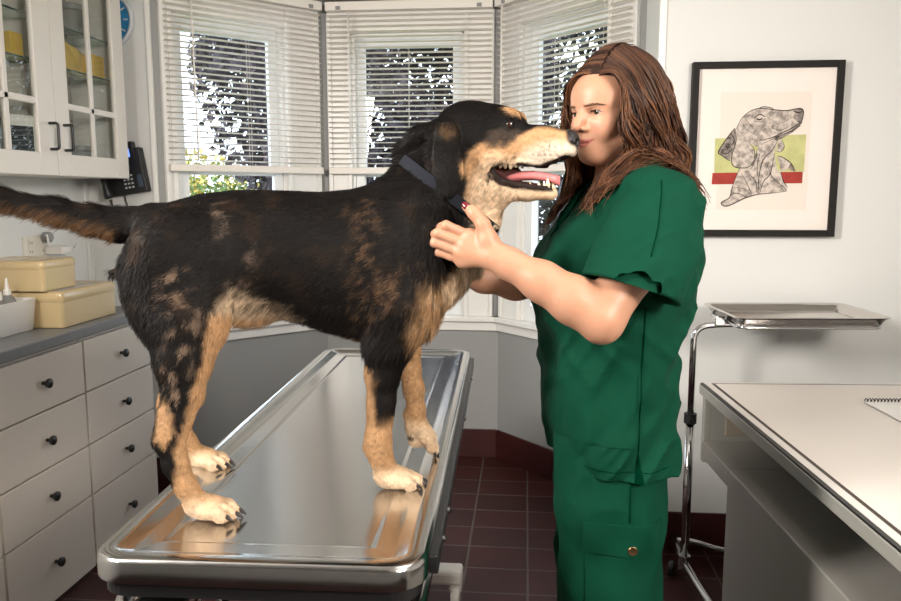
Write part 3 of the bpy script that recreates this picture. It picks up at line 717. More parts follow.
# ================================================================== IMPLICIT SURFACES (for the bodies and the clothes)
class Field:
    def __init__(s, X, Y, Z):
        s.X, s.Y, s.Z = (np.asarray(v, np.float32) for v in (X, Y, Z))
        s.F = np.full((len(X), len(Y), len(Z)), .5, np.float32)
        s.T = None                                  # optional (R, o): primitives are given in a local frame p = R^T (x - o)
    def frame(s, Rm=None, o=None, scale=1.0):
        s.T = None if Rm is None else (np.asarray(Rm, np.float64), np.asarray(o, np.float64), np.ones(3)*scale)
    def _win(s, lo, hi):
        if s.T is not None:
            Rm, o, sc = s.T
            c = np.array([[x, y, z] for x in (lo[0], hi[0]) for y in (lo[1], hi[1]) for z in (lo[2], hi[2])])*sc @ Rm.T + o
            lo, hi = c.min(0), c.max(0)
        sl = []
        for ax, l, h in zip((s.X, s.Y, s.Z), lo, hi):
            a, b = np.searchsorted(ax, l), np.searchsorted(ax, h)
            sl.append(slice(max(a-1, 0), min(b+1, len(ax))))
        return tuple(sl)
    def _pts(s, sl):
        x = s.X[sl[0]][:, None, None]; y = s.Y[sl[1]][None, :, None]; z = s.Z[sl[2]][None, None, :]
        if s.T is None: return x, y, z
        Rm, o, sc = s.T
        x, y, z = x-o[0], y-o[1], z-o[2]
        q = [((x*Rm[0,i]+y*Rm[1,i]+z*Rm[2,i])/sc[i]).astype(np.float32) for i in range(3)]
        return q
    def _put(s, sl, d, k, op):
        if s.T is not None: d = d*s.T[2].mean(); k = k*s.T[2].mean()
        A = s.F[sl]; k = max(k, 1e-5)
        if op == 'add':
            h = np.maximum(k-np.abs(A-d), 0)/k; s.F[sl] = np.minimum(A, d)-h*h*k*.25
        elif op == 'sub':
            d = -d; h = np.maximum(k-np.abs(A-d), 0)/k; s.F[sl] = np.maximum(A, d)+h*h*k*.25
    def ell(s, c, r, k=.02, rot=None, op='add'):
        c = np.asarray(c, float); r = np.asarray(r, float); m = r.max()+k+.012
        sl = s._win(c-m, c+m)
        if any(q.stop <= q.start for q in sl): return
        x, y, z = s._pts(sl); x, y, z = x-c[0], y-c[1], z-c[2]
        if rot is not None:
            Q = np.array(rot)
            x, y, z = x*Q[0,0]+y*Q[1,0]+z*Q[2,0], x*Q[0,1]+y*Q[1,1]+z*Q[2,1], x*Q[0,2]+y*Q[1,2]+z*Q[2,2]
        k0 = np.sqrt((x/r[0])**2+(y/r[1])**2+(z/r[2])**2); k1 = np.sqrt((x/r[0]**2)**2+(y/r[1]**2)**2+(z/r[2]**2)**2)
        d = np.where(k1 > 1e-6, k0*(k0-1)/np.maximum(k1, 1e-6), -r.min())
        s._put(sl, d, k, op)
    def cone(s, a, b, ra, rb, k=.02, sq=None, op='add'):
        """round cone; sq = (axis vector, factor) flattens it along that axis about its own centre line"""
        a = np.asarray(a, float); b = np.asarray(b, float); m = max(ra, rb)*(1 if sq is None else max(1, 1/sq[1]))+k+.012
        sl = s._win(np.minimum(a, b)-m, np.maximum(a, b)+m)
        if any(q.stop <= q.start for q in sl): return
        x, y, z = s._pts(sl); v = b-a; L2 = (v@v)
        h = np.clip(((x-a[0])*v[0]+(y-a[1])*v[1]+(z-a[2])*v[2])/L2, 0, 1)
        x, y, z = x-a[0]-h*v[0], y-a[1]-h*v[1], z-a[2]-h*v[2]
        if sq is not None:
            n = np.asarray(sq[0], float); n = n/np.linalg.norm(n); t = x*n[0]+y*n[1]+z*n[2]; g = sq[1]-1
            x, y, z = x+t*n[0]*g, y+t*n[1]*g, z+t*n[2]*g
        h = h*h*(3-2*h)*.35+h*.65
        s._put(sl, np.sqrt(x*x+y*y+z*z)-(ra+(rb-ra)*h), k, op)
    def chain(s, pts, k=.02, sq=None, op='add'):
        for (a, ra), (b, rb) in zip(pts[:-1], pts[1:]): s.cone(a, b, ra, rb, k, sq, op)
    def fn(s, lo, hi, f, k=.02, op='add'):
        sl = s._win(np.asarray(lo, float), np.asarray(hi, float)); x, y, z = s._pts(sl)
        s._put(sl, np.broadcast_to(f(x, y, z), s.F[sl].shape).astype(np.float32), k, op)
    def mesh(s):
        F = s.F; S = F < 0; X, Y, Z = s.X, s.Y, s.Z
        nx, ny, nz = F.shape
        c = np.zeros((nx-1, ny-1, nz-1), np.int8)
        for i in (0,1):
            for j in (0,1):
                for k in (0,1): c += S[i:nx-1+i, j:ny-1+j, k:nz-1+k]
        act = np.argwhere((c > 0) & (c < 8)); n = len(act)
        idx = np.full(c.shape, -1, np.int32); idx[tuple(act.T)] = np.arange(n)
        acc = np.zeros((n, 3)); cnt = np.zeros(n)
        I, J, K = act.T
        cor = [(0,0,0),(1,0,0),(0,1,0),(1,1,0),(0,0,1),(1,0,1),(0,1,1),(1,1,1)]
        P = {}; V = {}
        for q in cor:
            V[q] = F[I+q[0], J+q[1], K+q[2]].astype(float)
            P[q] = np.stack([X[I+q[0]], Y[J+q[1]], Z[K+q[2]]], 1).astype(float)
        for q in cor:
            for ax in range(3):
                if q[ax] == 0:
                    r_ = list(q); r_[ax] = 1; r_ = tuple(r_)
                    va, vb = V[q], V[r_]; m = (va < 0) != (vb < 0)
                    t = np.where(m, va/np.where(m, va-vb, 1), 0)[:, None]
                    acc += np.where(m[:, None], P[q]+(P[r_]-P[q])*t, 0); cnt += m
        verts = acc/cnt[:, None]
        quads = []
        for ax in range(3):
            a, b = [(1,2),(2,0),(0,1)][ax]
            s0 = [slice(None)]*3; s1 = [slice(None)]*3
            s0[ax] = slice(0, -1); s1[ax] = slice(1, None)
            e = S[tuple(s0)] != S[tuple(s1)]
            for q in (a, b):
                z0 = [slice(None)]*3; z0[q] = slice(0, 1); e[tuple(z0)] = False
                z0[q] = slice(F.shape[q]-1, F.shape[q]); e[tuple(z0)] = False
            E = np.argwhere(e)
            if not len(E): continue
            inside = S[tuple(E.T)]
            def cell(da, db):
                C_ = E.copy(); C_[:, a] -= da; C_[:, b] -= db
                return idx[tuple(C_.T)]
            q = np.stack([cell(1,1), cell(0,1), cell(0,0), cell(1,0)], 1)
            q[~inside] = q[~inside][:, ::-1]
            quads.append(q)
        return verts, np.concatenate(quads)

def grade(lo, hi, *zones, step=.006):
    """grid axis: default step, finer inside zones (lo, hi, step)"""
    out = [lo]; x = lo
    while x < hi:
        st = step
        for a, b, s_ in zones:
            if a <= x <= b: st = min(st, s_)
            else:
                dd = max(a-x, x-b); st = min(st, s_+dd*.25)
        x += st; out.append(x)
    return np.array(out)

def smooth_mesh(v, q, it=1, lam=.5):
    v = v.copy()
    e = np.concatenate([q[:, [0,1]], q[:, [1,2]], q[:, [2,3]], q[:, [3,0]]])
    for _ in range(it):
        acc = np.zeros_like(v); cnt = np.zeros(len(v))
        for a, b in ((0,1),(1,0)):
            for d in range(3): acc[:, d] += np.bincount(e[:, a], v[e[:, b], d], len(v))
            cnt += np.bincount(e[:, a], minlength=len(v))
        v += lam*(acc/np.maximum(cnt, 1)[:, None]-v)
    return v

def vnormals(v, q):
    fn = np.cross(v[q[:, 2]]-v[q[:, 0]], v[q[:, 3]]-v[q[:, 1]])
    n = np.zeros_like(v)
    for c in range(4):
        for d in range(3): n[:, d] += np.bincount(q[:, c], fn[:, d], len(v))
    return n/np.maximum(np.linalg.norm(n, axis=1), 1e-12)[:, None]

def np_mesh(name, v, f, m, parent=None, smooth=True, col=None):
    """v (n,3); f (k,3|4)"""
    me = bpy.data.meshes.new(name); v = np.ascontiguousarray(v, np.float32); f = np.ascontiguousarray(f, np.int32); w_ = f.shape[1]
    me.vertices.add(len(v)); me.vertices.foreach_set('co', v.ravel())
    me.loops.add(f.size); me.loops.foreach_set('vertex_index', f.ravel())
    me.polygons.add(len(f)); me.polygons.foreach_set('loop_start', np.arange(0, f.size, w_, dtype=np.int32))
    me.polygons.foreach_set('use_smooth', np.full(len(f), bool(smooth)))
    if col is not None:
        a = me.color_attributes.new('Col', 'FLOAT_COLOR', 'POINT')
        a.data.foreach_set('color', np.concatenate([col, np.ones((len(col), 1))], 1).astype(np.float32).ravel())
    me.update(calc_edges=True); me.validate()
    me.materials.append(m)
    o = bpy.data.objects.new(name, me); COL.objects.link(o)
    if parent is not None: o.parent = parent
    return o

def vnoise(p, sc, seed=0, octs=3, gain=.5):
    """smooth value noise in [-1,1] at points p (n,3)"""
    tot = np.zeros(len(p)); amp = 1; norm = 0
    for o in range(octs):
        q = p*sc*(2**o)+seed*17.3+o*5.1; i = np.floor(q).astype(np.int64); f = q-i; f = f*f*(3-2*f)
        def h(a, b, c):
            n = (i[:, 0]+a)*374761393+(i[:, 1]+b)*668265263+(i[:, 2]+c)*2147483647+seed*69069
            n = (n ^ (n >> 13))*1274126177 & 0x7fffffff
            n = (n ^ (n >> 16)) & 0xffff
            return n/32767.5-1
        x0 = h(0,0,0)*(1-f[:,0])+h(1,0,0)*f[:,0]; x1 = h(0,1,0)*(1-f[:,0])+h(1,1,0)*f[:,0]
        x2 = h(0,0,1)*(1-f[:,0])+h(1,0,1)*f[:,0]; x3 = h(0,1,1)*(1-f[:,0])+h(1,1,1)*f[:,0]
        y0 = x0*(1-f[:,1])+x1*f[:,1]; y1 = x2*(1-f[:,1])+x3*f[:,1]
        tot += amp*(y0*(1-f[:,2])+y1*f[:,2]); norm += amp; amp *= gain
    return tot/norm

def sstep(a, b, x):
    t = np.clip((x-a)/(b-a), 0, 1); return t*t*(3-2*t)

def poly_sd(px, py, poly):
    """signed distance to a polygon (negative inside)"""
    P = np.asarray(poly, float); d = np.full(px.shape, 1e9); ins = np.zeros(px.shape, bool)
    for (ax, ay), (bx, by) in zip(P, np.roll(P, -1, 0)):
        ex, ey = bx-ax, by-ay; wx, wy = px-ax, py-ay
        t = np.clip((wx*ex+wy*ey)/(ex*ex+ey*ey+1e-12), 0, 1)
        d = np.minimum(d, (wx-ex*t)**2+(wy-ey*t)**2)
        c = ((ay > py) != (by > py)) & (px < (bx-ax)*(py-ay)/np.where(by-ay == 0, 1e-12, by-ay)+ax)
        ins ^= c
    d = np.sqrt(d); return np.where(ins, -d, d)

def sample_surface(v, q, n, r_, weight=None):
    """n random points on a quad mesh -> points, normals, vertex weights index"""
    t = np.concatenate([q[:, [0,1,2]], q[:, [0,2,3]]])
    a, b, c = v[t[:, 0]], v[t[:, 1]], v[t[:, 2]]
    cr = np.cross(b-a, c-a); ar = np.linalg.norm(cr, axis=1)
    w_ = ar if weight is None else ar*weight[t].mean(1)
    cum = np.cumsum(w_); k = np.searchsorted(cum, r_.random(n)*cum[-1])
    k = np.minimum(k, len(t)-1)
    u1, u2 = r_.random(n), r_.random(n); fl = u1+u2 > 1; u1[fl], u2[fl] = 1-u1[fl], 1-u2[fl]
    p = a[k]+(b[k]-a[k])*u1[:, None]+(c[k]-a[k])*u2[:, None]
    return p, t[k], ar.sum()

def nrm(a): return a/np.maximum(np.linalg.norm(a, axis=-1, keepdims=True), 1e-9)

def strands(name, root, n, t, L, wd, lift, m, parent, col, droop=0.0, seed=0):
    """one mesh of tapered flat hairs: root points, normals, comb direction, length"""
    r_ = np.random.default_rng(seed); N = len(root)
    t = t+r_.normal(0, .16, (N, 3)); t = t-n*(t*n).sum(1)[:, None]; t = nrm(t)
    L = (L*r_.uniform(.7, 1.25, N))[:, None]; lift = (lift*r_.uniform(.5, 1.4, N))[:, None]
    side = nrm(np.cross(n, t)); side = nrm(side+n*r_.normal(0, .25, (N, 1)))
    p0 = root-n*.002; p1 = root+(t*.55+n*lift*.6)*L; p2 = root+(t+n*lift*.75)*L
    p1[:, 2] -= droop*L[:, 0]*.3; p2[:, 2] -= droop*L[:, 0]
    w_ = wd*r_.uniform(.7, 1.3, (N, 1)) if np.ndim(wd) == 0 else wd[:, None]*r_.uniform(.7, 1.3, (N, 1))
    V = np.stack([p0-side*w_*.5, p0+side*w_*.5, p1-side*w_*.42, p1+side*w_*.42, p2], 1).reshape(-1, 3)
    b = np.arange(N)[:, None]*5
    F = np.concatenate([b+np.array([[0,1,3]]), b+np.array([[0,3,2]]), b+np.array([[2,3,4]])])
    C_ = np.repeat(col*r_.uniform(.75, 1.25, (N, 1)), 5, 0)
    return np_mesh(name, V, F, m, parent, True, C_)
# ================================================================== THE DOG
DOG_O = np.array([-.41, 1.41, .851]); DOG_A = R(20)
dog = thing('dog', 'large black, tan and cream dog with open mouth standing on the steel table', 'dog', tuple(DOG_O), DOG_A)
hyaw = R(-32); HO = np.array([.281, 0, .634])
HR = np.array([[cos(hyaw), -sin(hyaw), 0], [sin(hyaw), cos(hyaw), 0], [0, 0, 1]])   # head frame -> dog frame
def to_head(p): return (p-HO) @ HR
def from_head(p): return np.asarray(p, float) @ HR.T + HO

fd = Field(grade(-.72, .54, step=.0048), grade(-.22, .21, step=.0045), grade(-.03, .75, (.0, .06, .0035), step=.0048))
def pch(s, pts):
    x, y = np.array(pts).T
    return np.interp(s, x, y)
_s = np.linspace(-.34, .34, 400)
def smoothed(pts, it=14):
    y = pch(_s, pts)
    for _ in range(it): y[1:-1] = (y[:-2]+y[1:-1]*2+y[2:])/4
    return y
T_top = smoothed([(-.324,.42),(-.300,.45),(-.283,.495),(-.27,.520),(-.237,.534),(-.177,.551),(-.109,.558),(-.038,.557),(.037,.554),(.089,.559),(.127,.566),(.184,.572),(.24,.545),(.29,.485),(.318,.42),(.34,.40)])
T_bot = smoothed([(-.324,.41),(-.300,.385),(-.283,.345),(-.25,.325),(-.2,.328),(-.145,.331),(-.07,.334),(-.005,.315),(.041,.297),(.101,.277),(.15,.272),(.199,.283),(.25,.315),(.285,.352),(.318,.41),(.34,.41)])
T_hw = smoothed([(-.324,.01),(-.300,.035),(-.278,.062),(-.24,.083),(-.15,.086),(-.06,.088),(.02,.100),(.10,.108),(.18,.104),(.24,.088),(.29,.058),(.318,.03),(.34,.01)])
def torso(s, w, z):
    sf = s.ravel(); t = np.interp(sf, _s, T_top).reshape(s.shape); b = np.interp(sf, _s, T_bot).reshape(s.shape); hw = np.interp(sf, _s, T_hw).reshape(s.shape)
    zc = (t+b)/2; hz = np.maximum((t-b)/2, .004)
    u = (z-zc)/hz; hw2 = hw*(1+.10*np.clip(-u, -1, 1)*0)
    q = (np.abs(w)/hw2)**2.2+np.abs(u)**2.2
    return (q**(1/2.2)-1)*np.minimum(hw, hz)
fd.fn((-.335,-.13,.24), (.335,.13,.60), torso)
SQ = ((0,1,0), 1.25)
# neck and shoulders
fd.chain([((.17,0,.455),.096),((.230,-.004,.530),.077),((.280,-.012,.595),.064),((.308,-.022,.645),.060)], .04, ((0,1,0),1.12))
fd.cone((.275,0,.40), (.315,-.01,.50), .045, .04, .05)
for sd in (-1, 1):
    fd.ell((.165,sd*.078,.44), (.075,.034,.12), .04, rot=[[.92,0,.39],[0,1,0],[-.39,0,.92]])       # shoulder blade
    fd.ell((.185,sd*.075,.345), (.06,.036,.075), .035)
# front legs
wn = -.072
fd.chain([((.165,-.078,.35),.052),((.145,wn,.275),.044),((.1345,wn,.225),.031),((.131,wn,.172),.0245),((.1285,wn,.142),.0222),((.124,wn,.102),.0225),((.125,wn,.078),.0215),((.132,wn,.055),.0185),((.143,wn,.030),.020)], .015, ((0,1,0),1.12))
fd.ell((.104,wn,.085), (.008,.010,.010), .008)
wf = .070
fd.chain([((.20,.075,.36),.05),((.200,wf,.285),.036),((.207,wf,.235),.027),((.213,wf,.198),.0215),((.222,wf,.155),.0195),((.2265,wf,.108),.0175),((.221,wf,.075),.0155),((.225,wf,.045),.0165)], .015, ((0,1,0),1.1))
fd.ell((.205,wf,.10), (.007,.009,.010), .008)
# hind legs
for sd, dx in ((-1, 0), (1, -.016)):
    dz = 0
    k = lambda s, w, z: (s+dx*sstep(.40,.15,z), sd*w, z)
    fd.ell(k(-.222,.066,.405), (.088,.044,.115), .04)
    fd.ell(k(-.205,.075,.335), (.068,.040,.075), .035, rot=[[.9,0,-.43],[0,1,0],[.43,0,.9]])
    fd.chain([(k(-.208,.080,.33),.056),(k(-.211,.090,.27),.046),(k(-.214,.10,.215),.0325),(k(-.224,.11,.175),.0235),(k(-.235,.118,.140),.0215),(k(-.229,.123,.10),.0195),(k(-.2145,.128,.062),.0165),(k(-.200,.131,.035),.0195)], .016, ((0,1,0),1.12))
    fd.cone(k(-.255,.118,.140), k(-.245,.108,.185), .009, .007, .02)       # heel cord
# paws
CLAWS = []
def paw(c, yaw, tilt=0, s=1.0):
    """four toes and pads; c = centre of the paw on the table"""
    M = np.array(Matrix.Rotation(yaw, 3, 'Z') @ Matrix.Rotation(tilt, 3, 'Y'))
    T = lambda p: tuple(np.asarray(c)+M @ (np.asarray(p)*s))
    fd.ell(T((-.006,0,.0165)), (.031*s,.0265*s,.0165*s), .014, rot=M)
    fd.cone(T((-.03,0,.026)), T((.005,0,.022)), .019*s, .018*s, .012)
    for y, x0, x1 in ((-.0225,.000,.026),(-.0078,.010,.038),(.0078,.010,.038),(.0225,.000,.026)):
        fd.cone(T((x0-.008,y*.9,.019)), T((x1-.008,y,.0185)), .0095*s, .0100*s, .007)
        fd.ell(T((x1-.001,y,.0125)), (.0105*s,.0085*s,.0105*s), .006, rot=M)
        fd.ell(T((x1-.006,y,.005)), (.009*s,.007*s,.005*s), .004, rot=M)
        CLAWS.append([T((x1+.005,y,.014)), T((x1+.0135,y*1.02,.0115)), T((x1+.0195,y*1.03,.0045))])
    for y in (-.015, 0, .015):                                     # grooves between the toes
        fd.ell(T((.030,y,.020)), (.014*s,.0018*s,.012*s), .004, rot=M, op='sub')
paw((.163,wn,0.001), R(-14)); paw((-.172,-.131,0.001), R(-20)); paw((-.192,.131,0.001), R(-26))
paw((.234,wf,.040), R(-8), R(50), .92)
# tail
fd.chain([((-.262,0,.497),.036),((-.30,0,.497),.028),((-.352,0,.508),.021),((-.41,.0,.523),.018),((-.50,.0,.545),.0155),((-.58,.0,.563),.012),((-.65,.01,.578),.006)], .02)
# sheath / groin fold
fd.ell((-.10,0,.335), (.045,.03,.022), .03)
# ---- head
fd.frame(HR, HO)
fd.ell((.058,0,.016), (.078,.060,.070), .02)
fd.ell((.03,0,.045), (.05,.045,.042), .02)                     # occiput
fd.ell((.055,0,-.035), (.050,.052,.055), .025)                 # cheeks
for y in (-1, 1): fd.ell((.085,y*.034,-.012), (.042,.022,.034), .02)
fd.ell((.105,0,.035), (.046,.045,.040), .02)                   # forehead
fd.chain([((.125,0,.006),.040),((.165,0,.006),.0345),((.212,0,.004),.0275)], .018, ((0,1,0),1.10))
fd.cone((.150,0,.026), (.222,0,.019), .0155, .0125, .014)       # bridge
for y in (-1, 1):
    fd.ell((.120,y*.029,.055), (.022,.014,.017), .012)         # brows
    fd.ell((.180,y*.018,-.014), (.052,.0150,.0195), .012)      # flews
    fd.ell((.222,y*.010,-.004), (.018,.014,.016), .01)
    fd.ell((.128,y*.044,.040), (.010,.008,.008), .008, op='sub')
    fd.ell((.1225,y*.0335,.0415), (.0115,.0085,.0100), .005)    # lids
fd.ell((.152,0,.062), (.03,.010,.018), .016, op='sub')          # stop furrow
fd.ell((.230,0,.012), (.0150,.0195,.0180), .006)               # nose pad
for y in (-1, 1): fd.ell((.243,y*.0085,.013), (.0055,.0040,.0045), .003, op='sub'); fd.ell((.236,y*.0165,.010), (.006,.004,.0022), .003, op='sub')
fd.ell((.244,0,.004), (.006,.0012,.012), .003, op='sub')
# lower jaw
fd.chain([((.062,0,-.072),.036),((.105,0,-.0745),.0185),((.150,0,-.079),.0145),((.196,0,-.082),.0125)], .018, ((0,1,0),.72))
MOUTH = [(.090,-.039),(.099,-.0265),(.118,-.0245),(.137,-.0275),(.160,-.031),(.182,-.0325),(.205,-.025),(.225,-.016),(.262,-.016),(.262,-.066),(.204,-.0690),(.166,-.0655),(.130,-.0620),(.108,-.0560),(.094,-.0460)]
fd.fn((.075,-.07,-.095), (.27,.07,.005), lambda a, b, c: poly_sd(a.ravel(), c.ravel(), MOUTH).reshape(a.shape), .005, op='sub')   # mouth opening
fd.cone((.085,0,-.043), (.128,0,-.046), .021, .013, .008)       # back of the mouth
fd.chain([((.10,0,-.070),.013),((.15,0,-.072),.0105),((.190,0,-.0745),.009)], .006)
for y in (-1, 1):                                               # black lip edges
    fd.chain([((.090,y*.0325,-.040),.0050),((.108,y*.0310,-.0590),.0060),((.15,y*.0255,-.0680),.0058),((.190,y*.0165,-.0720),.0050)], .006)
    fd.chain([((.090,y*.0325,-.038),.0045),((.104,y*.0335,-.0245),.0045),((.14,y*.0300,-.0285),.0042),((.182,y*.024,-.0335),.0040)], .006)
# throat skin
fd.cone((.085,0,-.085), (.07,0,-.135), .022, .030, .03, ((0,1,0),1.0))
# ears
for y in (-1, 1):
    fd.chain([((.020,y*.052,.040),.022),((.012,y*.073,.022),.0265),((.018,y*.087,-.012),.0315),((.024,y*.091,-.045),.0285),((.027,y*.091,-.070),.0205)], .010, ((0,y*.98,.17),2.9))
    fd.cone((.012,y*.045,.046), (.016,y*.073,.030), .014, .013, .014)
fd.chain([((-.005,-.045,.032),.020),((-.045,-.045,.024),.018),((-.080,-.045,.000),.012),((-.088,-.045,-.03),.010)], .016)
fd.chain([((-.01,.03,.036),.02),((-.05,.03,.020),.02),((-.085,.02,-.02),.02)], .02)
fd.frame()
dv, dq = fd.mesh(); dv = smooth_mesh(dv, dq, 2, .45); dn = vnormals(dv, dq)

BLK = np.array([.0048,.0036,.0030]); BRN = np.array([.042,.022,.012]); TAN = np.array([.43,.25,.125]); CRM = np.array([.62,.46,.31]); WHT = np.array([.72,.63,.52]); GRY = np.array([.17,.12,.09])
def pm(x, y, poly, soft=.012): return sstep(soft, -soft, poly_sd(x, y, poly))
def coat(p):
    s, w, z = p.T; h = to_head(p); a, b, c = h.T
    n1 = vnoise(p, 26, 1); n2 = vnoise(p, 75, 2, 2); n3 = vnoise(p*np.array([1,1,.45]), 150, 3, 2)
    js = s+.010*n1+.007*n2; jz = z+.010*vnoise(p, 26, 5)+.007*vnoise(p, 75, 6, 2)
    C_ = np.tile(BLK, (len(p), 1))*(1+.35*n2)[:, None]
    def put(col, m):
        nonlocal C_
        C_ = C_*(1-m[:, None])+np.asarray(col)*m[:, None]
    put(BRN*.55, .5*sstep(.1, .6, n1)*(c < 0))
    body = (c < .02) | (a < .0)
    near = np.ones(len(p), bool)
    # brindled shoulder and silvery thigh flecks
    m = pm(js, jz, [(.084,.514),(.114,.54),(.128,.488),(.118,.40),(.154,.417),(.19,.43),(.218,.415),(.172,.362),(.135,.345),(.093,.311),(.087,.383)], .03)*body
    put(np.array([.115,.066,.036]), m*sstep(-.1, .6, n3+.6*n2+.3*n1)*.75)
    m = pm(js, jz, [(-.255,.39),(-.213,.43),(-.185,.41),(-.165,.36),(-.19,.28),(-.20,.20),(-.236,.165),(-.255,.22),(-.225,.31)], .02)
    put(np.array([.22,.150,.105]), m*sstep(.0, .6, n3*.9+n2*.7+.15*n1)*.75)
    for q, cc in (([(-.149,.528),(-.135,.535),(-.132,.486),(-.146,.478)], GRY), ([(-.098,.448),(-.080,.458),(-.083,.424),(-.098,.434)], GRY), ([(-.14,.41),(-.10,.40),(-.09,.385),(-.13,.385)], GRY)):
        put(cc, pm(js, jz, q, .012)*sstep(-.3, .4, n3)*.8)
    # flank and belly
    m = pm(js, jz, [(-.165,.325),(-.15,.365),(-.130,.388),(-.078,.368),(-.04,.350),(-.01,.330),(-.066,.325),(-.107,.325),(-.14,.31)], .012)
    put(CRM*.82, m*.9*sstep(-.75, .1, n3))
    put(TAN*.8, sstep(.345, .325, jz)*sstep(-.20, -.17, js)*sstep(-.02, -.05, js)*(np.abs(w) < .055)*.8)
    # chest
    m = pm(js, jz, [(.20,.378),(.244,.393),(.290,.425),(.33,.41),(.33,.34),(.27,.30),(.205,.27),(.183,.274),(.177,.302),(.191,.339)], .016)*(z < .46)
    put(TAN*.85, m*.85*sstep(-.9, .0, n3)); put(CRM, m*sstep(-.2, .5, n2+.6*n1+9*(js-.255)))
    put(CRM*.85, sstep(.055, .03, np.abs(w))*sstep(.285, .31, s)*(z < .47)*.9)
    # front legs
    fl = (s > .06) & (z < .30) & (w < .0)
    put(TAN, fl*sstep(.150, .118, jz-.25*np.maximum(js-.14, 0)-2.2*np.maximum(.116-js, 0)))
    put(TAN*.9, fl*pm(js, jz, [(.085,.25),(.112,.235),(.114,.13),(.085,.13)], .008))
    put(CRM*1.05, fl*sstep(.060, .025, jz))
    ff_ = (s > .06) & (z < .31) & (w > .0)
    put(TAN, ff_*sstep(.30, .26, jz)); put(CRM*1.1, ff_*sstep(.105, .065, jz)); put(BLK*3, ff_*sstep(.012, .006, np.sqrt((s-.215)**2+(z-.055)**2+((w-wf)*.6)**2)))
    put(TAN*.9, (s > .06)*(s < .26)*(z < .30)*sstep(-.045, -.03, w)*sstep(.045, .03, w)*sstep(.30, .27, jz))
    # hind legs
    hl_ = (s < -.06) & (z < .36)
    x = js+.016*(w > 0)*sstep(.40, .15, z)
    m = pm(x, jz, [(-.165,.345),(-.149,.356),(-.10,.33),(-.13,.27),(-.16,.205),(-.19,.16),(-.185,.06),(-.10,.03),(-.10,-.04),(-.25,-.03),(-.235,.03),(-.2305,.081),(-.226,.134),(-.206,.203),(-.182,.271)], .007)
    put(TAN, hl_*m)
    put(TAN*.9, hl_*pm(x, jz, [(-.246,.214),(-.228,.19),(-.232,.155),(-.246,.136),(-.262,.154)], .006)*(w < 0))
    put(TAN, hl_*(w > .03)*sstep(.33, .28, jz)*.9)
    put(TAN*.9, hl_*(z < .33)*(np.abs(w) < np.interp(z, [.0,.15,.33], [.118,.098,.058]))*sstep(.34, .30, jz)*(z > .04))
    put(CRM*1.05, hl_*sstep(.052, .020, jz))
    # tail underside
    put(np.array([.16,.085,.04]), (s < -.31)*(z > .472)*sstep(.004, -.012, z-np.interp(-s, [.3,.41,.6], [.496,.523,.567])+.006*n2)*.9)
    # rump side, warm edge
    put(BRN, (s < -.20)*(z > .36)*(c < 0)*sstep(.1, .8, n1+n3*.4)*.5)
    # ---- head
    hd = (a > .035) & (c > -.145)
    ja = a+.003*n2+.003*n1; jc = c+.003*vnoise(p, 75, 6, 2)+.004*n1
    face = [(.049,-.03),(.060,-.004),(.082,.006),(.108,.012),(.138,.018),(.158,.030),(.172,.037),(.196,.036),(.221,.031),(.26,.0),(.26,-.12),(.10,-.10),(.10,-.16),(.073,-.16),(.060,-.115),(.049,-.085),(.057,-.058)]
    put(TAN*1.1, hd*pm(ja, jc, face, .005))
    put(WHT*.92, hd*pm(ja, jc, [(.138,-.020),(.158,-.004),(.184,.009),(.212,.012),(.26,.01),(.26,-.05),(.18,-.04)], .013)*(.8+.2*n3))
    put(CRM*1.15, hd*pm(ja, jc, [(.052,-.094),(.066,-.045),(.084,-.016),(.106,-.012),(.150,-.022),(.150,-.05),(.22,-.07),(.24,-.11),(.11,-.10),(.11,-.17),(.072,-.16)], .012))
    put(GRY*.32, hd*pm(ja, jc, [(.083,.011),(.093,.028),(.115,.035),(.142,.029),(.138,.010),(.117,-.002),(.089,-.004)], .005)*(.65+.35*sstep(-.4, .3, n3)))
    for y in (-1, 1): put(TAN*1.05, hd*sstep(.006, .0, np.sqrt(((a-.128)/1.5)**2+(b-y*.027)**2+((c-.064)/1.1)**2)-.0105+.002*n2))
    put(BLK*1.5, hd*sstep(.006, -.004, np.abs(b)-np.interp(a, [.10,.16,.20,.24], [.03,.012,.009,.012]))*(c > .02)*.65)
    for y in (-1, 1): put(BLK*.6, sstep(.0135, .0105, np.sqrt((a-.1245)**2+((b-y*.036)*.8)**2+((c-.042)*1.25)**2)))   # eye rim
    put(TAN*.16, pm(ja, jc, [(.003,.027),(.011,.041),(.032,.040),(.035,.026),(.022,.017)], .008)*(b < -.04)*.9)
    # lips, mouth lining, nose leather
    md = poly_sd(a, c, MOUTH); mo = (a > .08) & (np.abs(b) < .048) & (c < .0)
    put(np.array([.016,.010,.009]), mo*sstep(.0125+.002*n1, .0095, md)*sstep(-.045, -.052, c-.10*(a-.1))*(a < .202)*sstep(.12, -.08, c))
    put(np.array([.018,.011,.010]), mo*sstep(.0042, .0022, md)*(a < .235))
    put(np.array([.060,.018,.016]), mo*(np.abs(b) < .024)*sstep(.001, -.002, md)*(a < .21))
    dots = (np.sin(a*640+40*c) > .55)*(np.sin(c*760+30*a) > .55)
    put(np.array([.10,.07,.05]), hd*dots*pm(a, c, [(.165,-.020),(.180,.012),(.205,.008),(.215,-.012),(.19,-.024)], .004)*(np.abs(b) > .012)*.75)
    put(np.array([.011,.009,.009]), (sstep(.003, -.001, np.sqrt(((a-.230)/.0165)**2+(b/.0205)**2+((c-.012)/.0190)**2)*.017-.0172))*(c > -.004))
    put(np.array([.012,.009,.009]), (a > .226)*(c < .0)*sstep(.004, .001, np.abs(b))*(c > -.03))
    return np.clip(C_, .003, 1)
dcol = coat(dv)
M_dog = attr_mat('short_dog_coat', .6, spec=.14)
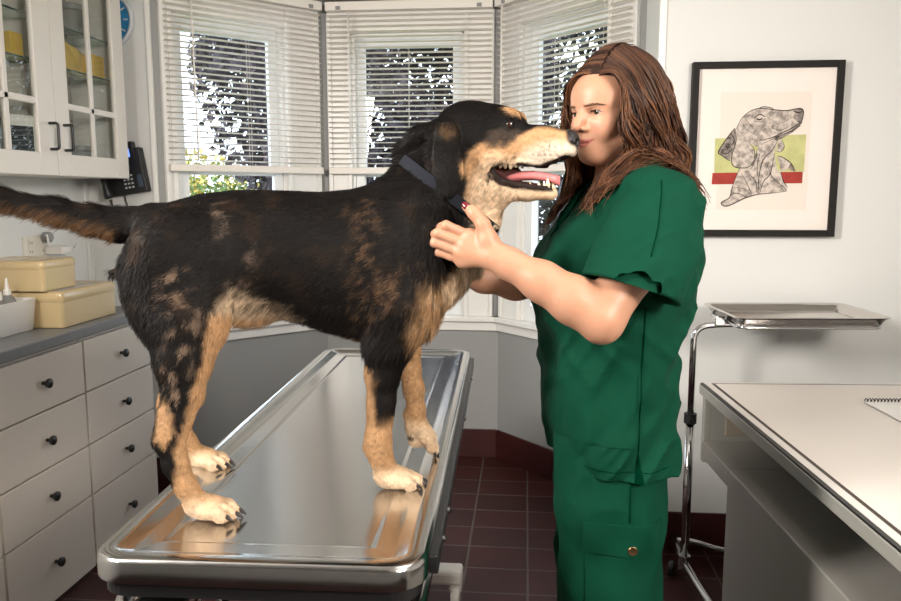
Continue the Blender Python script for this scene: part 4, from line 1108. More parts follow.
# nose leather and lips are wet: roughness from the darkness of a second attribute is not needed, a child nose pad carries the gloss
M_fur = attr_mat('fur_strand', .6, spec=.14)
np_mesh('body', dv, dq, M_dog, dog, True, dcol)

# ---- fur
fr = np.random.default_rng(5)
_h = to_head(dv); fw_ = 1+2.2*((_h[:, 0] > -.02) & (_h[:, 2] > -.12))+1.0*(dv[:, 2] < .2)
fp, ft, farea = sample_surface(dv, dq, 240000, fr, fw_)
fnm = nrm(dn[ft].mean(1)); fcol = coat(fp+fnm*.0); s, w, z = fp.T; hh = to_head(fp); a, b, c = hh.T
t = np.stack([-np.ones(len(fp))*.9, np.zeros(len(fp)), -.35*np.ones(len(fp))], 1)
L = np.full(len(fp), .0125); lift = np.full(len(fp), .15)
def zone(m, tv=None, l=None, lf=None):
    if tv is not None: t[m] = tv
    if l is not None: L[m] = l
    if lf is not None: lift[m] = lf
zone((z < .36) & (s < -.10), (-.45,0,-.9), .011, .2); zone((z < .36) & (s > .08), (-.25,0,-.95), .011)
zone(z < .20, (-.1,0,-1), .0065, .18); zone(z < .05, (.5,0,-.7), .005, .15)
zone((z > .26) & (z < .36) & (s > -.12) & (s < .2), (-.6,0,-.8), .017, .35)
zone((s < -.255) & (z > .27) & (z < .48), (-.3,0,-.95), .015, .25)
zone((s > .18) & (z > .30) & (a < .05) & (c < .02), (-.45,0,-.85), .013, .18)
zone((s > .22) & (z < .46) & (z > .26), (-.1,0,-1), .018, .3)
zone((s < -.30) & (z > .44), (-1,0,-.15), .020, .3)
zone((s < -.31) & (z > .472) & (fnm[:, 2] < .1), (-.9,0,-.55), .022, .4)
head = (a > -.005) & (c > -.11) & (s > .2)
hb_ = np.array([-1,0,-.15]) @ HR.T; hd_ = np.array([-.6,0,-.8]) @ HR.T
zone(head, hb_, .0085, .16); zone(head & (c < -.01), hd_, .011, .2); zone(head & (a > .14), hb_, .0038, .12)
ear = (np.abs(b) > .066) & (c > -.1) & (c < .045) & (a < .07) & (a > -.03); zone(ear, (np.array([.1,0,-1]) @ HR.T), .007, .12)
zone((a < .0) & (a > -.11) & (c > -.06) & (c < .06) & (s > .12), (np.array([-.9,-.1,-.35]) @ HR.T), .015, .3)
# no hair on nose leather, lips, mouth lining, eye rims, pads
bare = ((a > .222) & (c > -.003)) | ((a > .09) & (a < .215) & (c < -.022) & (c > -.076) & (np.abs(b) < .042) & (fcol.mean(1) < .10)) | ((fcol[:, 0] > 2.2*fcol[:, 1]) & (fcol[:, 0] > .1) & (a > .08) & (c < -.02) & (c > -.08) & (np.abs(b) < .018))
for y in (-1, 1): bare |= np.sqrt((a-.1245)**2+((b-y*.036)*.8)**2+((c-.042)*1.25)**2) < .0105
bare |= (z < .006)
k = ~bare
wdt = np.where(head[k], .00075, np.where(z[k] < .2, .0008, .00095))
fuzz = 1+.5*vnoise(fp[k], 210, 9, 1)
o = strands('fur', fp[k], fnm[k], t[k], L[k], wdt, lift[k], M_fur, dog, fcol[k]*fuzz[:, None], .12, 3)

# ---- claws, eyes, teeth, tongue, collar
M_claw = mat('dark_claw', (.02,.014,.011), .3); M_pale = mat('pale_claw', (.20,.13,.09), .35)
for c3 in CLAWS:
    b_ = bm_new(); pts = bez(c3[0], c3[0], c3[1], c3[2], 6); tube(b_, pts, [.0042,.0042,.0040,.0036,.0029,.0019,.0006], 8); obj('claw', b_, M_claw, dog, smooth=True)
def eye_mat(name, axis_local, iris, pr=.30, ir=.62, white=(.6,.55,.5)):
    m, nt, bb = new_mat(name); setp(bb, rough=.06, spec=.7, coat=.6, coatr=.03)
    tc = nt.nodes.new('ShaderNodeTexCoord'); dt = nt.nodes.new('ShaderNodeVectorMath'); dt.operation = 'DOT_PRODUCT'
    nz = nt.nodes.new('ShaderNodeVectorMath'); nz.operation = 'NORMALIZE'; dt.inputs[1].default_value = axis_local
    rp = nt.nodes.new('ShaderNodeValToRGB'); e = rp.color_ramp.elements; rp.color_ramp.interpolation = 'LINEAR'
    cp, ci = cos(math.asin(pr)), cos(math.asin(ir))
    e[0].position = 0; e[0].color = white+(1,); e[1].position = ci-.02; e[1].color = white+(1,)
    for p_, c_ in ((ci, tuple(v*.35 for v in iris)), (ci+.03, iris), (cp-.01, iris), (cp+.005, (.004,.004,.004))):
        n_ = e.new(p_); n_.color = c_+(1,)
    L_ = nt.links.new; L_(tc.outputs['Object'], nz.inputs[0]); L_(nz.outputs[0], dt.inputs[0]); L_(dt.outputs['Value'], rp.inputs['Fac']); L_(rp.outputs['Color'], bb.inputs['Base Color'])
    return m
def ball(name, ctr, r_, m, parent):
    b_ = bm_new(); bmesh.ops.create_uvsphere(b_, u_segments=24, v_segments=16, radius=r_); o_ = obj(name, b_, m, parent, smooth=True); o_.location = tuple(ctr); return o_
for y in (-1, 1):
    ax = nrm(np.array([.72,y*.62,.12])) @ HR.T
    ball('eye', from_head((.1235,y*.0335,.0415)), .0098, eye_mat('dog_eye', tuple(ax), (.032,.012,.006), .45, .84, (.03,.018,.014)), dog)
M_nose = mat('wet_nose_leather', (.012,.010,.010), .28, bump=.5, bscale=900)
nf = Field(grade(.205,.255,step=.0012), grade(-.025,.025,step=.0012), grade(-.01,.036,step=.0012))
nf.ell((.2305,0,.0125), (.0158,.0202,.0185), .004); nf.ell((.224,0,.022), (.017,.0145,.011), .006)
for y in (-1, 1): nf.ell((.2455,y*.0090,.010), (.0070,.0048,.0055), .003, op='sub'); nf.ell((.238,y*.0190,.006), (.009,.006,.0024), .002, op='sub')
nf.ell((.247,0,.004), (.006,.0010,.014), .002, op='sub')
v_, q_ = nf.mesh(); v_ = smooth_mesh(v_, q_, 1); np_mesh('nose', from_head(v_), q_, M_nose, dog)
M_tooth = mat('ivory_tooth', (.74,.62,.42), .3); M_tongue = mat('wet_pink_tongue', (.66,.22,.22), .3, bump=.3, bscale=500, sss=.2, ssss=.01)
rr = []
for i in range(13):
    f = i/12; x = .112+.100*f; hw = .0155*(1-.12*f)*math.sqrt(max(1-max(f-.82,0)**2/.033, .02)); zc = -.0540-.006*f+.008*sin(f*3.0); th = .0090
    rr.append([Vector(from_head((x, hw*cos(2*pi*k/16), zc+th*sin(2*pi*k/16)*(1-.35*(abs(cos(2*pi*k/16)) < .35)*(sin(2*pi*k/16) > 0))))) for k in range(16)])
b_ = bm_new(); rings(b_, rr); obj('tongue', b_, M_tongue, dog, smooth=True)
def tooth(x, y, z0, h, r_, up):
    b_ = bm_new(); tube(b_, [from_head((x, y, z0-up*.003)), from_head((x, y, z0+up*h*.35)), from_head((x-.0008, y*.99, z0+up*h*.8)), from_head((x-.0016, y*.98, z0+up*h))], [r_,r_*.95,r_*.6,r_*.15], 8); obj('tooth', b_, M_tooth, dog, smooth=True)
for y in (-1, 1):
    for x, h, r_ in ((.106,.009,.0042),(.115,.010,.0048),(.125,.011,.0050),(.136,.008,.0036),(.147,.006,.003)): tooth(x, y*(.0268-.02*(x-.1)), -.0275, h, r_, -1)
    tooth(.192, y*.0125, -.0705, .0165, .0042, 1); tooth(.186, y*.0150, -.069, .006, .003, 1)
    for x in (.176,.160,.146): tooth(x, y*(.0165+.1*(.18-x)), -.0675, .005, .0032, 1)
    for j in range(2): tooth(.2005, y*(.003+.0055*j), -.0715, .007, .0024, 1)
# collar: a flat navy band round the neck
M_collar = mat('navy_webbing', (.0015,.0035,.010), .9, bump=.5, bscale=700)
cc = np.array([.272,-.015,.552]); ax = nrm(np.array([.58,-.16,.80])); e1 = nrm(np.cross(ax, [0,1,0])); e2 = np.cross(ax, e1)
cp, cn = [], []
from mathutils.bvhtree import BVHTree
cf = Field(grade(.05,.45,step=.006), grade(-.15,.15,step=.006), grade(.35,.75,step=.006))
cf.chain([((.17,0,.455),.096),((.230,-.004,.530),.077),((.280,-.012,.595),.064),((.308,-.022,.645),.060)], .04, ((0,1,0),1.12)); cf.cone((.275,0,.40), (.315,-.01,.50), .045, .04, .05)
cf.frame(HR, HO); cf.cone((.085,0,-.085), (.07,0,-.135), .022, .030, .03); cf.frame()
cv_, cq_ = cf.mesh(); dbvh = BVHTree.FromPolygons([tuple(x) for x in cv_], [tuple(x) for x in cq_.tolist()])
hullr = []
for k in range(72):
    an = 2*pi*k/72; d = e1*cos(an)+e2*sin(an)
    hit = dbvh.ray_cast(Vector(cc), Vector(d), .25)
    hullr.append((hit[0]-Vector(cc)).length if hit[0] else .09)
hullr = np.array(hullr); hullr = np.minimum(hullr, .11)
for _ in range(6): hullr = (np.roll(hullr,1)+hullr*2+np.roll(hullr,-1))/4
rr = []
for k in range(72):
    an = 2*pi*k/72; d = e1*cos(an)+e2*sin(an); r_ = hullr[k]+.005
    rr.append([Vector(cc+d*(r_+o_)+ax*h_) for o_, h_ in ((0,-.0105),(.004,-.0105),(.004,.0105),(0,.0105))])
rr.append(rr[0]); b_ = bm_new(); V = rings(b_, rr, False, False); bmesh.ops.remove_doubles(b_, verts=b_.verts[:], dist=1e-5)
o = obj('collar', b_, M_collar, dog, smooth=40); o['label'] = 'navy blue webbing collar'

wr_ = random.Random(12)
for y in (-1, 1):
    for i in range(9):
        p0 = np.array([.182+.028*wr_.random(), y*.026, -.012+.020*wr_.random()]); d = np.array([-.1+.5*wr_.random(), y*.8, -.25+.5*wr_.random()])
        b_ = bm_new(); l_ = .03+.02*wr_.random(); tube(b_, [from_head(p0), from_head(p0+d*l_*.5), from_head(p0+d*l_+np.array([0,0,-.006]))], [.0004,.0003,.0001], 4); obj('whisker', b_, M_pale, dog, smooth=True)
# ================================================================== THE WOMAN
woman = thing('person', 'woman in green scrubs with long auburn hair holding the dog by its neck', 'person', (.18,1.60,0), 0)
WO = np.array([.18,1.60,0])
TH, PT = R(52), R(6)
ff = np.array([-sin(TH)*cos(PT), -cos(TH)*cos(PT), -sin(PT)]); ll = np.array([cos(TH), -sin(TH), 0]); uu = np.cross(ff, ll)
FR = np.stack([ll, ff, uu], 1); FS = np.array([.92,.92,.825])
FO = np.array([.117,1.575,1.559])+.006*ff
def face(p): return np.asarray(p, float)*FS @ FR.T + FO
def to_face(p): return ((p-FO) @ FR)/FS
def wl(p): return np.asarray(p, float)-WO

wf_ = Field(grade(-.245,.40, (-.20,-.05,.0026), (.03,.20,.0021), step=.006),
            grade(1.29,1.90, (1.355,1.42,.0026), (1.50,1.68,.0021), step=.0065),
            grade(-.0,1.72, (1.265,1.375,.0026), (1.435,1.63,.0020), step=.0075))
W_ = wf_
# ---- trunk and legs (under the clothes)
for z0, z1, c0, c1, a0, a1 in ((.90,1.05,(.168,1.6),(.162,1.6),.078,.080), (1.05,1.20,(.162,1.6),(.172,1.6),.080,.088), (1.20,1.33,(.172,1.6),(.198,1.6),.088,.080)):
    W_.cone((c0[0],c0[1],z0), (c1[0],c1[1],z1), a0, a1, .05, ((0,1,0),.72))
W_.cone((.20,1.50,1.365), (.20,1.70,1.365), .046, .046, .05); W_.ell((.160,1.60,1.315), (.070,.110,.075), .04)
W_.cone((.172,1.55,.90), (.172,1.65,.90), .07, .07, .05)
for y0, y1 in ((1.515,1.50), (1.68,1.70)):
    W_.chain([((.176,y0,.86),.070),((.188,(y0+y1)/2,.52),.056),((.195,y1,.46),.052),((.205,y1,.30),.048),((.215,y1,.10),.035)], .03)
    W_.cone((.215,y1,.05), (.09,y1-.01,.035), .036, .028, .02)
# ---- neck
W_.cone(tuple(face((0,-.095,-.08))), (.205,1.615,1.415), .049, .052, .03); W_.cone((.205,1.615,1.42), (.19,1.60,1.35), .056, .075, .05)
W_.cone((.205,1.6,1.385), (.225,1.47,1.365), .042, .038, .05); W_.cone((.205,1.62,1.385), (.225,1.73,1.365), .042, .038, .05)
# ---- head
W_.frame(FR, FO, FS)
W_.ell((0,-.088,.030), (.074,.092,.092), .02)
W_.ell((0,-.050,-.028), (.061,.060,.082), .03)
W_.ell((0,-.048,.040), (.061,.056,.046), .03)
W_.ell((0,-.013,-.097), (.021,.018,.0165), .022)
for y in (-1, 1):
    W_.cone((y*.050,-.068,-.066), (y*.013,-.014,-.099), .020, .015, .03)
    W_.ell((y*.036,-.021,-.034), (.023,.019,.022), .022); W_.ell((y*.034,-.016,-.050), (.015,.012,.013), .014)
    W_.cone((y*.012,.000,.0165), (y*.044,-.020,.0150), .0085, .0080, .016)
    W_.ell((y*.0315,.008,-.002), (.0165,.0135,.0085), .012, op='sub')
    W_.ell((y*.0315,-.0105,-.001), (.0150,.0128,.0122), .006)
W_.ell((0,-.006,-.070), (.027,.016,.024), .02)
W_.chain([((0,.001,.010),.0078),((0,.0115,-.007),.0072),((0,.0225,-.021),.0082),((0,.0280,-.031),.0095)], .012)
for y in (-1, 1):
    W_.ell((y*.0120,.0120,-.0370), (.0078,.0105,.0068), .006)
    W_.ell((y*.0066,.0200,-.0430), (.0036,.0052,.0030), .0025, op='sub')
W_.cone((0,.0085,-.047), (0,.0095,-.058), .0055, .006, .008)
# lips
for y in (-1, 1):
    W_.chain([((y*.0275,-.0075,-.0610),.0024),((y*.012,.0068,-.0655),.0046),((0,.0098,-.0648),.0044)], .004)
    W_.chain([((y*.0260,-.0070,-.0642),.0024),((y*.010,.0060,-.0735),.0052),((0,.0080,-.0742),.0054)], .004)
    W_.chain([((y*.0295,-.0080,-.0612),.0011),((y*.012,.0112,-.0700),.0011),((0,.0140,-.0695),.0011)], .003, op='sub')
    # eye openings
    W_.ell((y*.0315,.0035,-.0020), (.0128,.0120,.0042), .0025, rot=np.array(Matrix.Rotation(y*R(-4),3,'Y')), op='sub')
    W_.chain([((y*.0195,.004,.0035),.0008),((y*.031,.0055,.0075),.0008),((y*.044,-.004,.0030),.0008)], .003, op='sub')
W_.frame()
# ---- near arm (her left)
SH = (.237,1.435,1.365); EL = (.131,1.342,1.190); WR = (-.052,1.375,1.292)
W_.chain([(SH,.043),((.190,1.385,1.28),.0445),(EL,.0385)], .02)
W_.chain([(EL,.0375),((.085,1.350,1.219),.0400),((.03,1.360,1.250),.0335),((-.03,1.372,1.281),.0255),(WR,.0238)], .02, ((0,1,0),1.08))
W_.ell((.132,1.340,1.170), (.020,.022,.018), .02)
# ---- hands
NAILS = []
def hand(wr, mcp, pip, dip, tip, thumb, out, rs=1.0):
    """out = direction the back of the hand faces"""
    for m in mcp: W_.cone(wr, m, .0165, .0118, .014)
    W_.cone(mcp[0], mcp[3], .0108, .0100, .012)
    ctr = np.mean([wr]+mcp, 0); W_.ell(tuple(ctr-np.asarray(out)*.004), (.026,.017,.026), .015)
    for i in range(4):
        r_ = (.0085,.0087,.0083,.0074)[i]*rs
        W_.chain([(mcp[i],r_*1.12),(tuple(np.asarray(mcp[i])*.5+np.asarray(pip[i])*.5),r_*.98),(pip[i],r_*1.03),(dip[i],r_*.90),(tip[i],r_*.74)], .003)
        W_.ell(tuple(np.asarray(mcp[i])+np.asarray(out)*.004), (.009,.009,.009), .008)
        NAILS.append((dip[i], tip[i], r_, np.asarray(pip[i])-np.asarray(tip[i])))
    W_.chain([(wr,.017),(thumb[0],.0168),(thumb[1],.0112),(thumb[2],.0104),(thumb[3],.0074)], .010)
hand(WR, [(-.0975,1.386,1.328),(-.108,1.382,1.3135),(-.115,1.384,1.299),(-.112,1.391,1.283)],
     [(-.1405,1.378,1.347),(-.1555,1.376,1.333),(-.161,1.380,1.316),(-.156,1.388,1.298)],
     [(-.158,1.398,1.341),(-.173,1.398,1.326),(-.177,1.402,1.309),(-.172,1.408,1.291)],
     [(-.166,1.420,1.332),(-.180,1.420,1.317),(-.183,1.424,1.300),(-.178,1.428,1.283)],
     [(-.066,1.374,1.322),(-.0745,1.371,1.349),(-.090,1.375,1.368),(-.1065,1.384,1.380)], (0,-1,0))
# ---- far arm (her right)
W_.chain([((.237,1.765,1.365),.043),((.13,1.735,1.285),.043),((.045,1.705,1.225),.041)], .03)
W_.chain([((.045,1.705,1.225),.041),((-.02,1.685,1.215),.0385),((-.09,1.665,1.222),.028),((-.135,1.650,1.238),.0235)], .02)
hand((-.135,1.650,1.238), [(-.180,1.628,1.285),(-.190,1.630,1.270),(-.196,1.630,1.255),(-.194,1.628,1.240)],
     [(-.214,1.612,1.310),(-.228,1.612,1.292),(-.234,1.612,1.272),(-.229,1.612,1.252)],
     [(-.226,1.596,1.318),(-.238,1.594,1.300),(-.242,1.594,1.279),(-.237,1.595,1.258)],
     [(-.232,1.582,1.322),(-.242,1.580,1.303),(-.244,1.580,1.282),(-.240,1.582,1.260)],
     [(-.145,1.640,1.268),(-.155,1.628,1.297),(-.168,1.616,1.315),(-.184,1.604,1.328)], (0,1,0))
wv, wq = W_.mesh(); wv = smooth_mesh(wv, wq, 1, .35)
SKIN = np.array([.50,.258,.163])
def skin(p):
    h = to_face(p); l, f, z = h.T
    n1 = vnoise(p, 30, 21); n2 = vnoise(p, 260, 22, 2)
    C_ = np.tile(SKIN, (len(p), 1))*(1+.04*n1+.035*n2)[:, None]
    def put(col, m):
        nonlocal C_
        C_ = C_*(1-m[:, None])+np.asarray(col)*m[:, None]
    hd = (p[:, 2] > 1.40) & (f > -.08)
    put(np.array([.40,.20,.13]), sstep(.42, .7, vnoise(p, 120, 23, 1))*.28)                # freckles
    for y in (-1, 1): put(np.array([.60,.25,.175]), hd*sstep(.026, .006, np.sqrt((l-y*.037)**2+(f+.008)**2+((z+.034)*1.2)**2))*.5)
    put(np.array([.60,.26,.19]), hd*sstep(.014, .004, np.sqrt(l**2+(f-.026)**2+(z+.036)**2))*.4)
    # lips
    al = np.abs(l); top = np.interp(al, [0,.005,.014,.0275], [-.0612,-.0602,-.0615,-.0618]); bot = np.interp(al, [0,.012,.0275], [-.0795,-.0765,-.0638])
    m = hd*sstep(.0007, -.0007, z-top)*sstep(-.0007, .0007, z-bot)*sstep(.0285, .0265, al)*(f > -.013)
    put(np.array([.40,.11,.09]), m*.95)
    put(np.array([.16,.04,.035]), hd*sstep(.0011, .0004, np.abs(z-np.interp(al, [0,.012,.029], [-.0694,-.0690,-.0614])))*(al < .0285)*(f > -.013)*.8)
    # lid margins and brows
    for y in (-1, 1):
        x = (l-y*.0315)*y
        zt = -.0020+.0044*np.sqrt(np.clip(1-(x/.0130)**2, 0, 1))
        put(np.array([.05,.026,.018]), hd*(np.abs(x) < .0142)*sstep(.0016, .0004, np.abs(z-zt-.0004))*(f > -.02)*.95)
        put(np.array([.22,.10,.075]), hd*(np.abs(x) < .013)*sstep(.0012, .0003, np.abs(z+.0020+.0042*np.sqrt(np.clip(1-(x/.0130)**2, 0, 1))+.0006))*(f > -.02)*.6)
        zb = np.interp(x, [-.020,-.010,.004,.014,.024], [.0148,.0158,.0166,.0146,.0095]); th = np.interp(x, [-.021,-.015,.004,.026], [.0016,.0030,.0026,.0006])
        put(np.array([.17,.085,.05]), hd*sstep(.0012, -.0006, np.abs(z-zb)-th)*sstep(-.022, -.019, x)*sstep(.021, .014, x)*(f > -.03)*.6)
        put(np.array([.12,.04,.03]), hd*sstep(.0035, .0015, np.sqrt((l-y*.0066)**2+(f-.0165)**2+(z+.0452)**2))*.8)
    for (d_, t_, r_, _) in NAILS[:4]: put(np.array([.60,.27,.19]), sstep(.02, .006, np.linalg.norm(p-np.asarray(d_), axis=1))*.4)
    return np.clip(C_, .003, 1)
M_skin = attr_mat('skin', .46, sss=.12, sssr=(1,.35,.2), ssss=.012, spec=.4)
np_mesh('body', wl(wv), wq, M_skin, woman, True, skin(wv))
for y in (-1, 1):
    gz = nrm(np.array([.0-.02, 1, -.10])) @ FR.T
    ball('eye', wl(face((y*.0315,-.0105,-.001))), .0119*.90, eye_mat('grey_green_eye', tuple(gz), (.045,.045,.030), .30, .62, (.46,.42,.39)), woman)
# lashes and brow hairs
M_brow = mat('brown_brow_hair', (.085,.040,.022), .6)
def hairs(name, lst, m):
    b_ = bm_new()
    for pts, r0 in lst: tube(b_, [wl(face(p)) for p in pts], [r0, r0*.7, r0*.2][:len(pts)], 4)
    return obj(name, b_, m, woman, smooth=True)
for y in (-1, 1):
    ls = []
    for i in range(26):
        x = -.0125+.026*i/25; z = -.0020+.0046*math.sqrt(max(0, 1-(x/.0136)**2)); f = .0012-.30*abs(x+.003)**1.35*1.6
        f = .0018-22*x*x-(.12*x if x > 0 else 0)
        k = .0045+.003*(i/25); ls.append(([(y*(.0315+x), f-.0005, z), (y*(.0315+x*1.12), f+k*.6, z+.0005), (y*(.0315+x*1.22), f+k, z+.0022)], .00042))
    hairs('eyelashes', ls, M_brow)
wbvh = BVHTree.FromPolygons([tuple(x) for x in wv], [tuple(x) for x in wq.tolist()])
def skin_hit(l, z, off=.0005):
    o_ = Vector(face((l, .06, z))); d_ = Vector(-ff); h_ = wbvh.ray_cast(o_, d_, .2)
    return (np.array(h_[0])-np.array(d_)*off) if h_[0] else face((l, 0, z))
for y in (-1, 1):
    b_ = bm_new(); r_ = random.Random(4)
    for i in range(55):
        x = -.0195+.036*r_.random()**.8; zb = np.interp(x, [-.020,-.010,.004,.014,.024], [.0148,.0158,.0166,.0146,.0095]); th = np.interp(x, [-.021,-.015,.004,.026], [.0016,.0028,.0024,.0004])
        z = zb+th*r_.uniform(-1, 1); a_ = -.6 if x > .006 else .5
        p0 = skin_hit(y*(.0315+x), z, .0); p1 = skin_hit(y*(.0315+x+.0035), z+.0035*a_*.5, .0009); p2 = skin_hit(y*(.0315+x+.007), z+.004*a_*.3, .0006)
        tube(b_, [wl(p0), wl(p1), wl(p2)], [.00035,.0003,.0001], 3)
    obj('eyebrow', b_, M_brow, woman, smooth=True)
# nails
M_nail = mat('dark_red_nail_varnish', (.16,.012,.018), .2, coat=.5)
def nail(dip, tip, r_, out):
    d_ = nrm(np.asarray(tip)-np.asarray(dip)); o_ = nrm(out-d_*np.dot(out, d_)); s_ = np.cross(d_, o_)
    rr = []
    for i in range(5):
        f = i/4; c_ = np.asarray(tip)+d_*(-.007+.0125*f); w_ = r_*.72*(1-.35*max(0, f-.6)/.4)
        rr.append([Vector(wl(c_+o_*(r_*.74-.25*abs(u)*abs(u)*r_*.9+h_)+s_*u*w_)) for u, h_ in ((-1,0),(-.5,0),(0,0),(.5,0),(1,0),(.5,.0008),(0,.001),(-.5,.0008))])
    b_ = bm_new(); rings(b_, rr); obj('fingernail', b_, M_nail, woman, smooth=True)
nail((-.090,1.375,1.368), (-.1065,1.384,1.380), .0098, np.array([-.15,-.75,.6]))
for (d_, t_, r_, o_) in NAILS: nail(d_, t_, r_, o_)

# ---- scrub top
yw = R(12); fx = np.array([-cos(yw), -sin(yw)]); lx = np.array([sin(yw), -cos(yw)])
TZ = [.80,.87,.93,1.0,1.1,1.2,1.28,1.34,1.39,1.425,1.45]
TCX = [.184,.184,.177,.169,.168,.180,.190,.197,.208,.212,.214]
TA = [.102,.107,.115,.120,.122,.134,.138,.126,.105,.075,.05]
TB = [.176,.178,.176,.170,.166,.172,.180,.182,.160,.105,.07]
def sm_interp(z, xs, ys):
    zz = np.linspace(xs[0], xs[-1], 200); yy = np.interp(zz, xs, ys)
    for _ in range(10): yy[1:-1] = (yy[:-2]+2*yy[1:-1]+yy[2:])/4
    return np.interp(z, zz, yy)
def trunk(x, y, z, off=0):
    zf = z.ravel(); cx = sm_interp(zf, TZ, TCX).reshape(z.shape); a = sm_interp(zf, TZ, TA).reshape(z.shape)+off; b = sm_interp(zf, TZ, TB).reshape(z.shape)+off
    dx, dy = x-cx, y-1.60; u = dx*fx[0]+dy*fx[1]; v = dx*lx[0]+dy*lx[1]
    q = (np.abs(u)/a)**2.3+(np.abs(v)/b)**2.3
    d = (q**(1/2.3)-1)*np.minimum(a, b)
    return np.maximum(d, z-1.455)
tf = Field(grade(-.03,.42,step=.0042), grade(1.29,1.90,step=.0042), grade(.84,1.475,step=.0042))
tf.fn((-.03,1.30,.80), (.42,1.90,1.47), trunk, .02)
for sd in (-1, 1):
    Y = lambda y: 1.60+(y-1.60)*(1 if sd < 0 else -1)
    tf.cone((.205,Y(1.56),1.405), (.238,Y(1.445),1.372), .055, .062, .05)
    tf.ell((.085,Y(1.535),1.235), (.062,.065,.07), .05)                    # bust
def folds(p, seed, A, sx, sy, sz):
    return A*(1-2*np.abs(vnoise(p*np.array([sx, sy, sz]), 1, seed, 2, .45)))
def rot2(p, ax, ang): return p @ np.array(Matrix.Rotation(ang, 3, ax))
def displace(fl, fn_, band=.03):
    m = np.abs(fl.F) < band; i = np.argwhere(m)
    p = np.stack([fl.X[i[:, 0]], fl.Y[i[:, 1]], fl.Z[i[:, 2]]], 1).astype(float)
    fl.F[m] -= fn_(p).astype(np.float32)
def top_disp(p):
    arm = sstep(1.47, 1.42, p[:, 1])*sstep(.07, .10, p[:, 0])*sstep(1.20, 1.24, p[:, 2])
    d = folds(rot2(p, 'Y', .6), 31, .0110, 22, 9, 5)*sstep(1.35, 1.22, p[:, 2])*(1-arm*.7)
    d += folds(rot2(p, 'Y', -.7), 32, .0090, 18, 8, 4)*sstep(.95, 1.12, p[:, 2])*(1-.5*arm)
    d += folds(p, 34, .0110, 12, 12, 2.4)*sstep(1.10, .90, p[:, 2])
    d += folds(rot2(p, 'Y', 1.05), 35, .0085, 20, 8, 5)*arm
    a_ = sstep(.11, .03, np.sqrt((p[:, 0]-.275)**2+(p[:, 2]-1.25)**2))*sstep(1.50, 1.46, p[:, 1])
    d += folds(rot2(p, 'Y', -.25), 37, .004, 30, 8, 7)*a_
    b_ = sstep(.12, .04, np.sqrt((p[:, 0]-.15)**2+(p[:, 2]-1.30)**2))*sstep(1.52, 1.47, p[:, 1])
    d += folds(rot2(p, 'Y', .9), 38, .005, 26, 8, 6)*b_
    return d+.0010*vnoise(p, 55, 36, 2)
displace(tf, top_disp)
sf = Field(tf.X, tf.Y, tf.Z)
sf.chain([((.225,1.475,1.385),.056),((.238,1.440,1.370),.062),((.212,1.395,1.305),.069),((.180,1.362,1.225),.076)], .035, ((0,1,0),1.05))
sf.chain([((.225,1.725,1.385),.056),((.238,1.760,1.370),.062),((.16,1.745,1.305),.066),((.09,1.725,1.245),.066)], .035)
displace(sf, top_disp)
GA = (tf.X, tf.Y, tf.Z)
G = np.minimum(tf.F, sf.F)
tf.F = np.maximum(tf.F, -(tf.F+.0120)); sf.F = np.maximum(sf.F, -(sf.F+.0125))     # cloth shells, open at hem, sleeves and neck
X_, Y_, Z_ = tf.X[:, None, None], tf.Y[None, :, None], tf.Z[None, None, :]
tf.F = np.maximum(tf.F, .872-Z_+.0*X_)                                    # hem
n_ = nrm(np.array([-.30,-.18,-.93])); c_ = np.array([.180,1.362,1.238])    # near sleeve opening
n2_ = nrm(np.array([-.72,-.15,-.60])); c2_ = np.array([.098,1.727,1.252])   # far sleeve opening
cut = np.where(Y_ < 1.6, (X_-c_[0])*n_[0]+(Y_-c_[1])*n_[1]+(Z_-c_[2])*n_[2], (X_-c2_[0])*n2_[0]+(Y_-c2_[1])*n2_[1]+(Z_-c2_[2])*n2_[2])
sf.F = np.maximum(sf.F, cut.astype(np.float32)); del cut
h_ = np.maximum(.012-np.abs(tf.F-sf.F), 0)/.012; tf.F = np.minimum(tf.F, sf.F)-h_*h_*.003; del h_
# neckline: round at the back, V at the front
u_ = (X_-.20)*fx[0]+(Y_-1.605)*fx[1]; v_ = (X_-.20)*lx[0]+(Y_-1.605)*lx[1]
hole = np.sqrt(u_**2+v_**2)-.072
hole = np.maximum(hole, 1.385-Z_)
vee = np.maximum(np.abs(v_)*1.0-np.clip((Z_-1.325)*.52, -.05, .062), -u_+.0)
tf.F = np.maximum(tf.F, -np.minimum(hole, vee)); del X_, Y_, Z_
# near hem stays uncut; its side slit is a dark patch laid on later
tv, tq = tf.mesh(); tv = smooth_mesh(tv, tq, 2, .5); tn = vnormals(tv, tq)
tv2 = tv
M_scrub = mat('dark_green_scrub_cotton', (.001,.045,.0235), .8, bump=.25, bscale=1400, var=.08, vscale=9, spec=.12)
M_seam = mat('green_seam', (.0008,.028,.014), 1, spec=0)
top = np_mesh('scrub_top', wl(tv2), tq, M_scrub, woman); top['label'] = 'dark green V-neck scrub top'
tb_ = BVHTree.FromPolygons([tuple(x) for x in tv2], [tuple(x) for x in tq.tolist()])
def onto(bvh, x, z, y0=1.2, off=.0012):
    h_ = bvh.ray_cast(Vector((x, y0, z)), Vector((0,1,0)), 1.0)
    return h_[0]+Vector((0,-off,0)) if h_[0] else None
def seam(name, pts, bvh, parent, m, r_=.0011, n=14):
    P = []
    for (x0, z0), (x1, z1) in zip(pts[:-1], pts[1:]):
        for i in range(n): P.append(onto(bvh, x0+(x1-x0)*i/n, z0+(z1-z0)*i/n))
    P.append(onto(bvh, pts[-1][0], pts[-1][1])); P = [Vector(wl(p)) for p in P if p is not None]
    b_ = bm_new(); tube(b_, P, r_, 5); obj(name, b_, m, parent, smooth=True)
